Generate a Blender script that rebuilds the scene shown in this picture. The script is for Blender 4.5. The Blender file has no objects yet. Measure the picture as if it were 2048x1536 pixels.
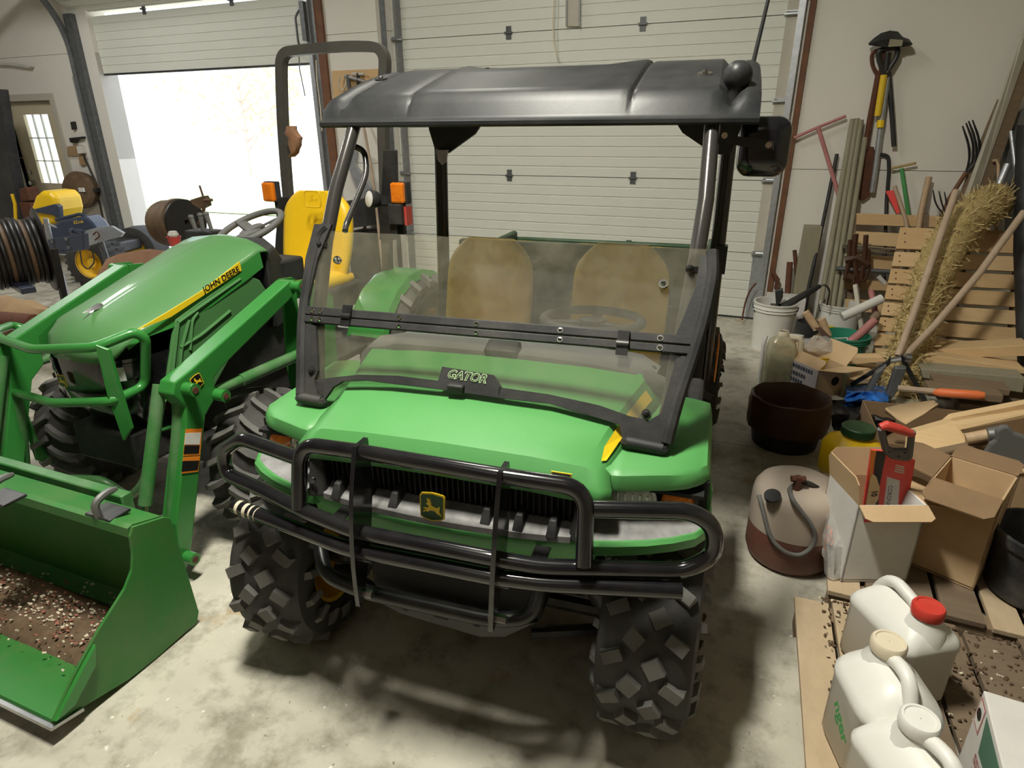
import bpy, bmesh, math, random
from mathutils import Vector as V, Matrix as Mx
R = math.radians
random.seed(7)
sc = bpy.context.scene
COL = sc.collection

# ---------------------------------------------------------------- camera
FPX, CAMH = 1245.5, 1.579
PITCH, YAW, ROLL = R(21.88), R(22.016), R(-0.261)
cy, sy, cp, sp = math.cos(YAW), math.sin(YAW), math.cos(PITCH), math.sin(PITCH)
_f = V((-sy*cp, cy*cp, -sp)); _r = V((cy, sy, 0)); _u = _r.cross(_f)
_cr, _sr = math.cos(ROLL), math.sin(ROLL)
_r, _u = _cr*_r + _sr*_u, -_sr*_r + _cr*_u
CAMP = V((0, 0, CAMH))
cam = bpy.data.objects.new('camera', bpy.data.cameras.new('camera')); COL.objects.link(cam)
cam.matrix_world = Mx(((_r.x, _u.x, -_f.x, 0), (_r.y, _u.y, -_f.y, 0), (_r.z, _u.z, -_f.z, CAMH), (0, 0, 0, 1)))
cam.data.sensor_width = 36; cam.data.lens = 36*FPX/2048; cam.data.clip_start = 0.02; cam.data.clip_end = 500
sc.camera = cam

# ---------------------------------------------------------------- exposure, sky, sun, lamps
sc.view_settings.view_transform = 'Standard'; sc.view_settings.look = 'None'
sc.view_settings.gamma = 1; sc.view_settings.use_curve_mapping = False
sc.view_settings.exposure = 0.0
wd = bpy.data.worlds.new('sky'); sc.world = wd; wd.use_nodes = True
bg = wd.node_tree.nodes['Background']; bg.inputs[0].default_value = (0.80, 0.88, 1.0, 1); bg.inputs[1].default_value = 2.3
def lamp(name, kind, loc, power, rot=(0, 0, 0), size=None, color=(1, 1, 1)):
    d = bpy.data.lights.new(name, kind); d.energy = power; d.color = color
    if kind == 'AREA':
        d.shape = 'RECTANGLE'; d.size, d.size_y = size
    o = bpy.data.objects.new(name, d); o.location = loc; o.rotation_euler = rot; COL.objects.link(o); return o
sun = lamp('sun', 'SUN', (0, 30, 20), 13.0, (R(40), 0, R(-40)), color=(1, .95, .86)); sun.data.angle = R(.6)
TUBE = (1.0, .97, .85)
lamp('ceiling_lamp_over_vehicle', 'AREA', (-1.0, 1.02, 3.95), 200, size=(.28, .7), color=TUBE)
lamp('ceiling_lamp_left_bay', 'AREA', (-6.6, 3.0, 3.95), 100, size=(.22, 1.2), color=(1, .99, .95))
lamp('ceiling_lamp_rear', 'AREA', (-2.0, 3.6, 3.95), 30, size=(.22, 1.2), color=TUBE)
lamp('fill_light_front', 'AREA', (-.8, -2.2, 4.1), 10, size=(2.4, 2.4), color=TUBE)  # unseen soft fill added behind the camera, not a fixture

# ---------------------------------------------------------------- rays and frames
def ray(px, py):
    return _r*((px-1024)/FPX) - _u*((py-768)/FPX) + _f
class Frame:
    """a local frame: origin + turn about z; turns a picture point into a local point on a known plane"""
    def __init__(s, org, deg=0):
        s.M = Mx.Translation(V(org)) @ Mx.Rotation(R(deg), 4, 'Z'); s.I = s.M.inverted(); s.deg = deg; s.org = V(org)
    def on(s, px, py, P0, n):
        n = s.M.to_3x3() @ V(n); P0 = s.M @ V(P0); d = ray(px, py)
        t = (P0-CAMP).dot(n)/d.dot(n)
        return s.I @ (CAMP + d*t)
    def w(s, px, py, w=0): return s.on(px, py, (0, w, 0), (0, 1, 0))
    def u(s, px, py, u=0): return s.on(px, py, (u, 0, 0), (1, 0, 0))
    def z(s, px, py, z=0): return s.on(px, py, (0, 0, z), (0, 0, 1))
W = Frame((0, 0, 0)); G = Frame((-.752, 2, 0), 4.5); T = Frame((-2.4, 1.7, 0))

# ---------------------------------------------------------------- materials
MATS = {}
def mat(name, c, rough=.5, metal=0, c2=None, sc_=8, amt=.5, bump=0, bs=60, coat=0, stretch=None, dust=0, dustc=(.42, .39, .34), spec=.5):
    m = bpy.data.materials.new(name); m.use_nodes = True; nt = m.node_tree; b = nt.nodes['Principled BSDF']
    b.inputs['Base Color'].default_value = (*c, 1); b.inputs['Roughness'].default_value = rough; b.inputs['Metallic'].default_value = metal
    b.inputs['Coat Weight'].default_value = coat; b.inputs['Coat Roughness'].default_value = .08; b.inputs['Specular IOR Level'].default_value = spec
    N = nt.nodes.new; L = nt.links.new
    tc = N('ShaderNodeTexCoord'); mp = N('ShaderNodeMapping'); L(tc.outputs['Object'], mp.inputs[0])
    if stretch: mp.inputs['Scale'].default_value = stretch
    col = None
    if c2:
        n = N('ShaderNodeTexNoise'); n.inputs['Scale'].default_value = sc_; n.inputs['Detail'].default_value = 6; n.inputs['Roughness'].default_value = .62
        L(mp.outputs[0], n.inputs['Vector'])
        r = N('ShaderNodeValToRGB'); r.color_ramp.elements[0].position = .5-amt*.4; r.color_ramp.elements[1].position = .5+amt*.4
        r.color_ramp.elements[0].color = (*c, 1); r.color_ramp.elements[1].color = (*c2, 1)
        L(n.outputs['Fac'], r.inputs[0]); col = r.outputs[0]
    if dust:
        n = N('ShaderNodeTexNoise'); n.inputs['Scale'].default_value = 5; n.inputs['Detail'].default_value = 9; n.inputs['Roughness'].default_value = .7
        L(tc.outputs['Object'], n.inputs['Vector'])
        r = N('ShaderNodeMapRange'); r.inputs[1].default_value = .42; r.inputs[2].default_value = .75; r.inputs[4].default_value = dust
        L(n.outputs['Fac'], r.inputs[0])
        x = N('ShaderNodeMix'); x.data_type = 'RGBA'; L(r.outputs[0], x.inputs[0])
        if col: L(col, x.inputs[6])
        else: x.inputs[6].default_value = (*c, 1)
        x.inputs[7].default_value = (*dustc, 1); col = x.outputs[2]
    if col: L(col, b.inputs['Base Color'])
    if bump:
        n = N('ShaderNodeTexNoise'); n.inputs['Scale'].default_value = bs; n.inputs['Detail'].default_value = 4; L(mp.outputs[0], n.inputs['Vector'])
        k = N('ShaderNodeBump'); k.inputs['Strength'].default_value = bump; k.inputs['Distance'].default_value = .01
        L(n.outputs['Fac'], k.inputs['Height']); L(k.outputs[0], b.inputs['Normal'])
    MATS[name] = m; return m
def clear_mat(name, tint=(.93, .95, .9), haze=.12, hazec=(.8, .8, .7), gloss=.08):
    m = bpy.data.materials.new(name); m.use_nodes = True; nt = m.node_tree; nt.nodes.clear(); N = nt.nodes.new; L = nt.links.new
    out = N('ShaderNodeOutputMaterial'); t = N('ShaderNodeBsdfTransparent'); t.inputs[0].default_value = (*tint, 1)
    d = N('ShaderNodeBsdfDiffuse'); d.inputs[0].default_value = (*hazec, 1); g = N('ShaderNodeBsdfGlossy'); g.inputs[1].default_value = .05
    tc = N('ShaderNodeTexCoord'); n = N('ShaderNodeTexNoise'); n.inputs['Scale'].default_value = 9; n.inputs['Detail'].default_value = 8; n.inputs['Roughness'].default_value = .7
    L(tc.outputs['Object'], n.inputs['Vector'])
    mr = N('ShaderNodeMapRange'); mr.inputs[1].default_value = .3; mr.inputs[2].default_value = .75; mr.inputs[3].default_value = haze*.5; mr.inputs[4].default_value = haze*1.6
    L(n.outputs['Fac'], mr.inputs[0])
    a = N('ShaderNodeMixShader'); L(mr.outputs[0], a.inputs[0]); L(t.outputs[0], a.inputs[1]); L(d.outputs[0], a.inputs[2])
    lw = N('ShaderNodeLayerWeight'); lw.inputs[0].default_value = .35
    mm = N('ShaderNodeMath'); mm.operation = 'MULTIPLY_ADD'; L(lw.outputs['Fresnel'], mm.inputs[0]); mm.inputs[1].default_value = .35; mm.inputs[2].default_value = gloss*.3
    c = N('ShaderNodeMixShader'); L(mm.outputs[0], c.inputs[0]); L(a.outputs[0], c.inputs[1]); L(g.outputs[0], c.inputs[2]); L(c.outputs[0], out.inputs[0])
    MATS[name] = m; return m
m_ = MATS
mat('plastic_green', (.075, .285, .075), .45, c2=(.09, .315, .09), sc_=6, amt=.7, bump=.03, bs=220)
mat('paint_green', (.03, .205, .035), .32, c2=(.04, .235, .045), sc_=5, amt=.8, coat=.3)
mat('paint_green_dusty', (.04, .18, .04), .42, coat=.1, dust=.32)
mat('bucket_green', (.022, .155, .024), .5, c2=(.03, .185, .032), sc_=4, amt=.7, dust=.3, dustc=(.2, .17, .1))
mat('hood_green', (.062, .2, .058), .5, c2=(.088, .23, .08), sc_=4, amt=.9, coat=.4)
mat('panel_green', (.07, .16, .11), .6)
mat('decal_cream', (.9, .68, .36), .5)
mat('decal_green', (.01, .07, .02), .4)
mat('bed_green', (.012, .05, .014), .5, dust=.15)
mat('yellow', (.86, .55, .008), .42, c2=(.8, .5, .01), sc_=5, bump=.04, bs=160)
mat('seat_yellow', (.88, .6, .015), .42, c2=(.76, .49, .015), sc_=6, amt=.6, bump=.05, bs=150, dust=.25)
mat('decal_yellow', (.9, .62, .02), .35)
mat('decal_pale', (.45, .62, .34), .5)
mat('decal_black', (.01, .01, .01), .4)
mat('decal_white', (.75, .74, .7), .5, c2=(.68, .67, .63), sc_=40)
mat('decal_orange', (.85, .25, .02), .45)
mat('decal_red', (.85, .085, .07), .5, c2=(.78, .07, .06), sc_=20)
mat('gloss_black', (.006, .006, .008), .17, coat=.5, dust=.035)
mat('black_steel', (.011, .011, .012), .38, dust=.09)
mat('matte_black', (.013, .013, .014), .6, dust=.1, bump=.05, bs=120)
mat('roof_black', (.016, .017, .019), .4, c2=(.022, .024, .026), sc_=6, amt=.8, bump=.03, bs=300, dust=.06, spec=.28)
mat('shade_black', (.006, .006, .006), .8)  # near-black; shade of holes, recesses and underbody put into the colour
mat('dash_grey', (.12, .12, .115), .6, bump=.04, bs=200)
mat('shelf_dust', (.1, .1, .1), .8, c2=(.32, .31, .31), sc_=16, amt=.7)
mat('rubber', (.018, .0175, .017), .72, c2=(.04, .038, .035), sc_=14, amt=.8, bump=.08, bs=60, dust=.3, dustc=(.13, .12, .1))
mat('rubber_lug', (.085, .082, .076), .7, c2=(.14, .135, .125), sc_=22, amt=.8, bump=.06, bs=60)  # paler than the carcass: light on the lug tops put into the colour
mat('rubber_grey', (.1, .096, .09), .8, c2=(.15, .14, .125), sc_=14, amt=.8)
mat('rim_yellow', (.75, .45, .01), .4, dust=.25)
mat('chrome', (.75, .74, .72), .12, 1)
mat('steel', (.5, .5, .5), .35, 1, c2=(.36, .36, .37), sc_=20)
mat('galvanized', (.42, .44, .46), .42, .75, c2=(.55, .57, .6), sc_=30)
mat('dark_galvanized', (.10, .105, .11), .5, .5, c2=(.16, .165, .17), sc_=20)
mat('tube_dark', (.05, .048, .046), .22, .35, c2=(.065, .06, .056), sc_=10)
mat('rops_steel', (.065, .06, .055), .42, .2, c2=(.085, .08, .07), sc_=12)
mat('rust', (.14, .045, .02), .85, c2=(.07, .03, .018), sc_=30, bump=.2)
mat('lens_clear', (.8, .8, .78), .08, coat=1, c2=(.5, .5, .48), sc_=60)
mat('amber', (.9, .25, .01), .18, coat=1, c2=(.7, .16, .01), sc_=40)
mat('white_plastic', (.74, .73, .69), .42, c2=(.68, .67, .62), sc_=9, amt=.7)
mat('white_dirty', (.62, .61, .57), .55, c2=(.5, .48, .43), sc_=7, amt=.7)
mat('cream_plastic', (.66, .58, .44), .5)
mat('orange_plastic', (.85, .2, .06), .5)
mat('red_plastic', (.55, .045, .03), .45, dust=.15)
mat('red_grip', (.55, .1, .07), .6)
mat('pink_steel', (.48, .2, .19), .6, c2=(.4, .16, .15), sc_=20)
mat('green_steel', (.06, .28, .08), .6)
mat('teal_plastic', (.03, .24, .15), .45)
mat('bucket_yellow', (.75, .5, .02), .45)
mat('blue_plastic', (.02, .12, .45), .3, c2=(.03, .18, .6), sc_=20)
mat('cardboard', (.58, .41, .24), .85, c2=(.52, .36, .2), sc_=9, bump=.03, bs=90)
mat('cardboard_dark', (.27, .17, .09), .85, c2=(.22, .14, .075), sc_=9)
mat('cardboard_white', (.62, .60, .57), .8, c2=(.55, .53, .5), sc_=12)
mat('carton_bright', (.82, .81, .78), .8, c2=(.76, .75, .72), sc_=12)  # card lightened in colour to make up for weak light on the front
mat('carton_lilac', (.46, .42, .43), .85, c2=(.41, .37, .38), sc_=10)
mat('pallet_wood', (.68, .47, .25), .8, c2=(.56, .36, .17), sc_=7, amt=.9, stretch=(1, 6, 6), bump=.1, bs=30)
mat('pallet_wood_pale', (.74, .53, .30), .8, c2=(.63, .43, .22), sc_=7, amt=.9, stretch=(1, 6, 6), bump=.1, bs=30)
mat('old_wood', (.26, .185, .115), .85, c2=(.17, .115, .07), sc_=6, amt=.9, stretch=(1, 5, 5), bump=.15, bs=30)
mat('floor_wood', (.54, .42, .28), .85, c2=(.40, .30, .19), sc_=5, amt=1, stretch=(4, 1, 4), bump=.12, bs=30, dust=.25, dustc=(.1, .07, .045))
mat('wet_wood', (.12, .085, .055), .8, c2=(.22, .16, .105), sc_=5, amt=1, stretch=(1, 4, 4), bump=.12, bs=30)
mat('grey_wood', (.34, .31, .22), .85, c2=(.25, .225, .15), sc_=7, amt=.9, stretch=(5, 5, 1), bump=.1, bs=30)
mat('handle_wood', (.55, .39, .24), .6, c2=(.44, .3, .18), sc_=8, stretch=(4, 4, 4))
mat('worn_handle', (.5, .38, .28), .7, c2=(.4, .29, .2), sc_=12)
mat('white_board', (.55, .52, .45), .7, c2=(.47, .43, .35), sc_=4)
mat('straw', (.60, .45, .2), .8, c2=(.24, .17, .06), sc_=26, amt=.9, bump=.8, bs=50)
mat('straw_light', (.66, .53, .26), .7, c2=(.5, .37, .16), sc_=30)
mat('hose_black', (.016, .016, .017), .5, dust=.1)
mat('hose_grey', (.13, .13, .125), .6, dust=.2)
mat('reel_brown', (.085, .05, .028), .6, c2=(.16, .1, .05), sc_=10)
mat('reel_black', (.015, .013, .012), .42)
mat('tarp_brown', (.21, .1, .055), .8, c2=(.28, .15, .08), sc_=6)
mat('canvas_tan', (.4, .27, .14), .85, c2=(.3, .19, .1), sc_=8)
mat('mower_blue', (.035, .045, .075), .35, coat=.2)
mat('tank_rust', (.20, .075, .05), .6, c2=(.13, .05, .035), sc_=6, amt=.9, dust=.3, dustc=(.25, .2, .16))
mat('tank_grey', (.46, .39, .32), .6, c2=(.37, .30, .24), sc_=7, amt=.9, dust=.2)
mat('bin_brown', (.075, .03, .012), .5, c2=(.05, .02, .01), sc_=9)
mat('bin_black', (.012, .011, .011), .45)
mat('pot_black', (.018, .019, .021), .55, dust=.25, bump=.05)
mat('sheet_metal', (.16, .165, .165), .5, .6, dust=.3)
mat('jug_liquid', (.42, .43, .24), .3)
mat('plaster', (.78, .745, .68), .75, c2=(.73, .70, .64), sc_=2.5, amt=.9, bump=.03, bs=50)
mat('ceiling_dim', (.32, .31, .28), .9)  # unseen ceiling, darkened to lower the bounced fill light
mat('door_panel', (.73, .74, .67), .5, c2=(.69, .70, .63), sc_=3, amt=.8)
mat('cream_paint', (.62, .54, .38), .55, c2=(.56, .48, .33), sc_=5)
mat('trim_brown', (.20, .085, .035), .7, c2=(.13, .055, .03), sc_=10)
mat('trim_cream', (.5, .47, .4), .7)
mat('grass', (.2, .34, .14), .9, c2=(.32, .42, .22), sc_=20)
mat('drive', (.66, .64, .62), .9, c2=(.56, .54, .53), sc_=6)
mat('leaf_yellow', (.82, .70, .40), .8); mat('leaf_red', (.82, .62, .52), .8); mat('bark', (.55, .42, .36), .9)  # leaf and bark colours paled to carry the overexposed daylight
mat('dirt', (.09, .055, .03), .95, c2=(.15, .1, .06), sc_=40); mat('chip_pale', (.62, .55, .42), .9); mat('chip_red', (.3, .12, .08), .9)
clear_mat('polycarbonate', tint=(.97, .97, .95), haze=.05, hazec=(.8, .76, .58)); clear_mat('window_glass', haze=.05, hazec=(1, 1, 1))
clear_mat('film', tint=(.9, .9, .88), haze=.35, hazec=(.75, .74, .72), gloss=.3); clear_mat('jug_clear', tint=(.85, .84, .7), haze=.45, hazec=(.6, .58, .45))

def concrete():
    m = mat('concrete', (.36, .35, .31), .62); nt = m.node_tree; N = nt.nodes.new; L = nt.links.new; b = nt.nodes['Principled BSDF']
    tc = N('ShaderNodeTexCoord')
    def noise(s, d, lo, hi, ro=.65):
        n = N('ShaderNodeTexNoise'); n.inputs['Scale'].default_value = s; n.inputs['Detail'].default_value = d; n.inputs['Roughness'].default_value = ro
        L(tc.outputs['Object'], n.inputs['Vector']); r = N('ShaderNodeMapRange'); r.inputs[1].default_value = lo; r.inputs[2].default_value = hi
        L(n.outputs['Fac'], r.inputs[0]); return r.outputs[0]
    def mix(f, a, c):
        x = N('ShaderNodeMix'); x.data_type = 'RGBA'; L(f, x.inputs[0])
        if hasattr(a, 'links'): L(a, x.inputs[6])
        else: x.inputs[6].default_value = (*a, 1)
        x.inputs[7].default_value = (*c, 1); return x.outputs[2]
    c = mix(noise(1.3, 8, .35, .68), (.42, .395, .325), (.60, .57, .48))
    c = mix(noise(7, 9, .48, .70), c, (.235, .215, .165)); c = mix(noise(2.1, 7, .58, .66, .7), c, (.30, .275, .21)); c = mix(noise(4.3, 6, .66, .72), c, (.44, .33, .17))
    c = mix(noise(2.7, 6, .63, .70), c, (.40, .30, .16))
    c = mix(noise(26, 5, .66, .70), c, (.72, .70, .64))
    c = mix(noise(60, 3, .68, .72), c, (.2, .17, .13))
    L(c, b.inputs['Base Color'])
    n = N('ShaderNodeTexNoise'); n.inputs['Scale'].default_value = 35; n.inputs['Detail'].default_value = 8; L(tc.outputs['Object'], n.inputs['Vector'])
    k = N('ShaderNodeBump'); k.inputs['Strength'].default_value = .18; k.inputs['Distance'].default_value = .01
    L(n.outputs['Fac'], k.inputs['Height']); L(k.outputs[0], b.inputs['Normal'])
    L(noise(3, 5, .2, .9), b.inputs['Roughness']); b.inputs['Specular IOR Level'].default_value = .3
concrete()

# ---------------------------------------------------------------- mesh helpers
class MB:
    def __init__(s): s.v = []; s.f = []; s.m = []; s.k = 0
    def add(s, vs, fs):
        o = len(s.v); s.v += [V(p) for p in vs]; s.f += [[i+o for i in f] for f in fs]; s.m += [s.k]*len(fs); return s
    def hexa(s, p):  # 8 corners: bottom loop 0-3, top loop 4-7
        return s.add(p, [(3, 2, 1, 0), (4, 5, 6, 7), (0, 1, 5, 4), (1, 2, 6, 5), (2, 3, 7, 6), (3, 0, 4, 7)])
    def box(s, c, size, rot=None, M=None):
        x, y, z = (a/2 for a in size); q = [V(p) for p in ((-x, -y, -z), (x, -y, -z), (x, y, -z), (-x, y, -z), (-x, -y, z), (x, -y, z), (x, y, z), (-x, y, z))]
        if rot:
            from mathutils import Euler
            e = Euler([R(a) for a in rot]).to_matrix(); q = [e @ p for p in q]
        q = [p+V(c) for p in q]
        if M: q = [M @ p for p in q]
        return s.hexa(q)
    def bar(s, a, b, wd_, ht, up=(0, 0, 1)):
        a, b = V(a), V(b); d = (b-a).normalized(); sx = d.cross(V(up))
        if sx.length < 1e-4: sx = d.cross(V((1, 0, 0)))
        sx.normalize(); uz = sx.cross(d)
        sx *= wd_/2; uz *= ht/2
        return s.hexa([a-sx-uz, a+sx-uz, b+sx-uz, b-sx-uz, a-sx+uz, a+sx+uz, b+sx+uz, b-sx+uz])
    def loft(s, rings, cap=True, closed=False, wrap=True):
        n = len(rings[0]); vs = [p for r in rings for p in r]; fs = []
        m = len(rings); rg = range(m if closed else m-1)
        for i in rg:
            j = (i+1) % m
            for k in range(n if wrap else n-1):
                l = (k+1) % n; fs.append((i*n+k, i*n+l, j*n+l, j*n+k))
        if cap and not closed: fs.append(tuple(range(n))[::-1]); fs.append(tuple((m-1)*n+k for k in range(n)))
        return s.add(vs, fs)
    def tube(s, path, r, n=10, cap=True, closed=False, sq=0):
        P = [V(p) for p in path]; m = len(P); rs = r if isinstance(r, (list, tuple)) else [r]*m
        tg = []
        for i in range(m):
            a = P[(i-1) % m] if (closed or i) else P[0]; b = P[(i+1) % m] if (closed or i < m-1) else P[-1]
            d = (b-a); tg.append(d.normalized() if d.length > 1e-9 else V((0, 0, 1)))
        x = tg[0].cross(V((0, 0, 1)))
        if x.length < .1: x = tg[0].cross(V((1, 0, 0)))
        x.normalize(); rings = []
        for i in range(m):
            x = (x - tg[i]*x.dot(tg[i])).normalized(); y = tg[i].cross(x)
            rings.append([P[i] + (x*math.cos(2*math.pi*k/n+sq) + y*math.sin(2*math.pi*k/n+sq))*rs[i] for k in range(n)])
        return s.loft(rings, cap, closed)
    def lathe(s, prof, n=24, M=None, cap=False, arc=(0, 2*math.pi)):
        full = abs(arc[1]-arc[0]-2*math.pi) < 1e-6; M = M or Mx.Identity(4); rings = []
        k = n if full else n+1
        for r, z in prof: rings.append([M @ V((r*math.cos(arc[0]+(arc[1]-arc[0])*i/n), r*math.sin(arc[0]+(arc[1]-arc[0])*i/n), z)) for i in range(k)])
        return s.loft(rings, cap, False, full)
    def prism(s, poly, o, ex, ey, t):
        o, ex, ey = V(o), V(ex), V(ey); nn = ex.cross(ey).normalized()*t
        a = [o+ex*x+ey*y for x, y in poly]; n = len(a)
        return s.add(a+[p+nn for p in a], [tuple(range(n))[::-1], tuple(range(n, 2*n))] + [(i, (i+1) % n, n+(i+1) % n, n+i) for i in range(n)])
    def slab(s, pts, off):  # polygon of 3-D points thickened by vector off
        a = [V(p) for p in pts]; n = len(a); off = V(off)
        return s.add(a+[p+off for p in a], [tuple(range(n))[::-1], tuple(range(n, 2*n))] + [(i, (i+1) % n, n+(i+1) % n, n+i) for i in range(n)])
    def grid(s, rows): return s.loft(rows, False, False, False)
    def ball(s, c, r, n=14, sc3=(1, 1, 1), M=None):
        c = V(c); prof = []; rings = []
        for i in range(1, n//2):
            t = math.pi*i/(n//2); rings.append([c+V((math.sin(t)*math.cos(2*math.pi*k/n)*r*sc3[0], math.sin(t)*math.sin(2*math.pi*k/n)*r*sc3[1], math.cos(t)*r*sc3[2])) for k in range(n)])
        return s.loft(rings)
    def disc(s, c, nrm, r, h, n=12):  # short cylinder centred on c along nrm
        c = V(c); q = V(nrm).normalized(); return s.tube([c-q*h/2, c+q*h/2], r, n)
def fil(pts, r=.05, n=5, closed=False):
    P = [V(p) for p in pts]; out = []; m = len(P)
    for i in range(m):
        if not closed and i in (0, m-1): out.append(P[i]); continue
        a, b, c = P[(i-1) % m], P[i], P[(i+1) % m]; d1 = a-b; d2 = c-b
        k = min(r, d1.length*.49, d2.length*.49); p = b+d1.normalized()*k; q = b+d2.normalized()*k
        for j in range(n+1):
            t = j/n; out.append(p*(1-t)**2 + b*2*t*(1-t) + q*t*t)
    return out
def rrect(w_, h_, r, n=4):
    o = []
    for cx, cy_, a0 in ((w_/2-r, h_/2-r, 0), (-w_/2+r, h_/2-r, 90), (-w_/2+r, -h_/2+r, 180), (w_/2-r, -h_/2+r, 270)):
        for i in range(n+1):
            a = R(a0+90*i/n); o.append((cx+r*math.cos(a), cy_+r*math.sin(a)))
    return o
def sstep(t): t = max(0, min(1, t)); return t*t*(3-2*t)

def thing(name, label, cat, loc=(0, 0, 0), rotz=0, group=None, kind=None):
    o = bpy.data.objects.new(name, None); COL.objects.link(o); o.empty_display_size = .1
    o.location = loc; o.rotation_euler = (0, 0, R(rotz))
    if label: o['label'] = label
    if cat: o['category'] = cat
    if group: o['group'] = group
    if kind: o['kind'] = kind
    return o
def root_of(o):
    while o.parent: o = o.parent
    return o
def part(name, mb, mt, parent=None, label=None, smooth=38, bevel=0, X=None, kind=None, cat=None, group=None, seg=2):
    """one mesh object. vertices are given in world space (or in frame X) and turned into the root's space"""
    me = bpy.data.meshes.new(name); vs = mb.v; X = X.M if isinstance(X, Frame) else X
    A = Mx.Identity(4)
    if parent:
        rt = root_of(parent); A = (Mx.Translation(rt.location) @ rt.rotation_euler.to_matrix().to_4x4()).inverted()
    if X: A = A @ X
    me.from_pydata([A @ p for p in vs], [], mb.f)
    mts = mt if isinstance(mt, (list, tuple)) else [mt]
    for q in mts: me.materials.append(m_[q])
    if len(mts) > 1: me.polygons.foreach_set('material_index', mb.m)
    bm = bmesh.new(); bm.from_mesh(me); bmesh.ops.recalc_face_normals(bm, faces=bm.faces); bm.to_mesh(me); bm.free()
    if smooth:
        me.polygons.foreach_set('use_smooth', [True]*len(me.polygons)); me.set_sharp_from_angle(angle=R(smooth))
    o = bpy.data.objects.new(name, me); COL.objects.link(o)
    if parent: o.parent = parent
    if bevel:
        b = o.modifiers.new('b', 'BEVEL'); b.width = bevel; b.segments = seg; b.limit_method = 'ANGLE'; b.angle_limit = R(40)
    if label: o['label'] = label
    if kind: o['kind'] = kind
    if cat: o['category'] = cat
    if group: o['group'] = group
    return o
def solo(name, mb, mt, label, cat, base=None, **k):
    """a thing that is one mesh: origin moved to its base"""
    if base is None:
        n = len(mb.v); zs = min(p.z for p in mb.v); base = V((sum(p.x for p in mb.v)/n, sum(p.y for p in mb.v)/n, zs))
    o = part(name, mb, mt, None, label, cat=cat, X=Mx.Translation(-V(base)), **k); o.location = base; return o
def struct(name, mb, mt, parent=None, **k): return part(name, mb, mt, parent, kind=None if parent else 'structure', **k)
def words(txt, o, ex, ey, size, t=.0008, off=0, mb=None, bold=0, shear=0, space=1):
    """lettering as thin solid letters lying in the plane ex/ey, left-bottom corner at o"""
    cu = bpy.data.curves.new('t', 'FONT'); cu.body = txt; cu.size = size; cu.offset = bold; cu.shear = shear; cu.resolution_u = 3; cu.space_character = space
    ob = bpy.data.objects.new('t', cu); COL.objects.link(ob)
    dg = bpy.context.evaluated_depsgraph_get(); me = bpy.data.meshes.new_from_object(ob.evaluated_get(dg))
    ex, ey = V(ex).normalized(), V(ey).normalized(); n = ex.cross(ey).normalized(); o = V(o)
    mb = mb or MB(); mb.add([o+ex*v.co.x+ey*v.co.y+n*(off+t) for v in me.vertices], [tuple(p.vertices) for p in me.polygons])
    bpy.data.objects.remove(ob); bpy.data.curves.remove(cu); bpy.data.meshes.remove(me); return mb
DEER = [(2.4, 6.7), (3.3, 7.3), (2.7, 8.2), (2.5, 9.1), (3.1, 8.4), (3.4, 9.6), (3.8, 8.3), (4.6, 9.4), (4.3, 8.0), (4.2, 7.5), (5.1, 7.5), (4.6, 6.9), (5.0, 5.9), (6.4, 5.3), (7.9, 5.1), (8.4, 5.9), (9.0, 5.7), (8.9, 4.8), (8.9, 4.0), (8.7, 3.3), (9.6, 2.2), (9.7, 1.1), (9.0, 1.7), (7.6, 2.4), (6.6, 3.4), (5.4, 3.5), (4.3, 3.5), (3.2, 2.7), (2.1, 2.9), (1.2, 2.2), (.9, 2.7), (1.9, 3.5), (3.0, 3.5), (2.3, 4.0), (1.2, 3.9), (1.0, 4.4), (2.4, 4.7), (3.4, 4.6), (3.6, 5.2), (3.4, 6.0), (2.7, 6.0)]
BADGE = [(.5, 1.0), (.3, 9), (.9, 9.7), (5, 10.2), (9.1, 9.7), (9.7, 9), (9.5, 1.0), (8.6, .35), (5, -.5), (1.4, .35)]
def badge(name, c, ex, ey, size, parent, field, X=None, t=.002, label=None):
    """rounded shield with border and leaping deer; centre c, face towards ex x ey"""
    ex, ey = V(ex).normalized(), V(ey).normalized(); n = ex.cross(ey); k = size/10; c = V(c)
    sh = lambda p, q: [((x-5)*q*k, (y-4.8)*q*k) for x, y in p]
    b = MB(); b.prism(sh(BADGE, 1.0), c, ex, ey, t); o = part(name, b, 'decal_yellow', parent, label, X=X, smooth=0)
    b = MB(); b.prism(sh(BADGE, .9), c+n*t, ex, ey, t*.3); part(name+'_field', b, field, o, X=X, smooth=0)
    b = MB(); b.prism(sh(DEER, .78), c+n*t*1.3, ex, ey, t*.3); part(name+'_deer', b, 'decal_yellow', o, X=X, smooth=0)
    return o
# ================================================================ the room
YW = 5.86; YD = 5.92; XL, XR, YF, ZC = -10.9, 2.9, -4.2, 4.3
def slabs(name, boxes, mt, parent=None, **k):
    b = MB()
    for x0, x1, y0, y1, z0, z1 in boxes: b.box(((x0+x1)/2, (y0+y1)/2, (z0+z1)/2), (x1-x0, y1-y0, z1-z0))
    return struct(name, b, mt, parent, smooth=0, **k)
JX, JY = -.03, 3.27
fl = []
for x0, x1 in ((XL-.2, -5.2), (-5.196, XR+.2)):
    for y0, y1 in ((YF-.2, .2), (.204, JY-.004), (JY, 6.12)): fl.append((x0, x1, y0, y1, -.2, 0))
slabs('floor', fl, 'concrete'); slabs('floor_bed', [(XL-.2, XR+.2, YF-.2, 6.12, -.3, -.2), (-5.25, -5.15, YF-.2, 6.12, -.06, -.015), (XL-.2, XR+.2, JY-.05, JY+.05, -.06, -.015)], 'dirt')
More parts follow.
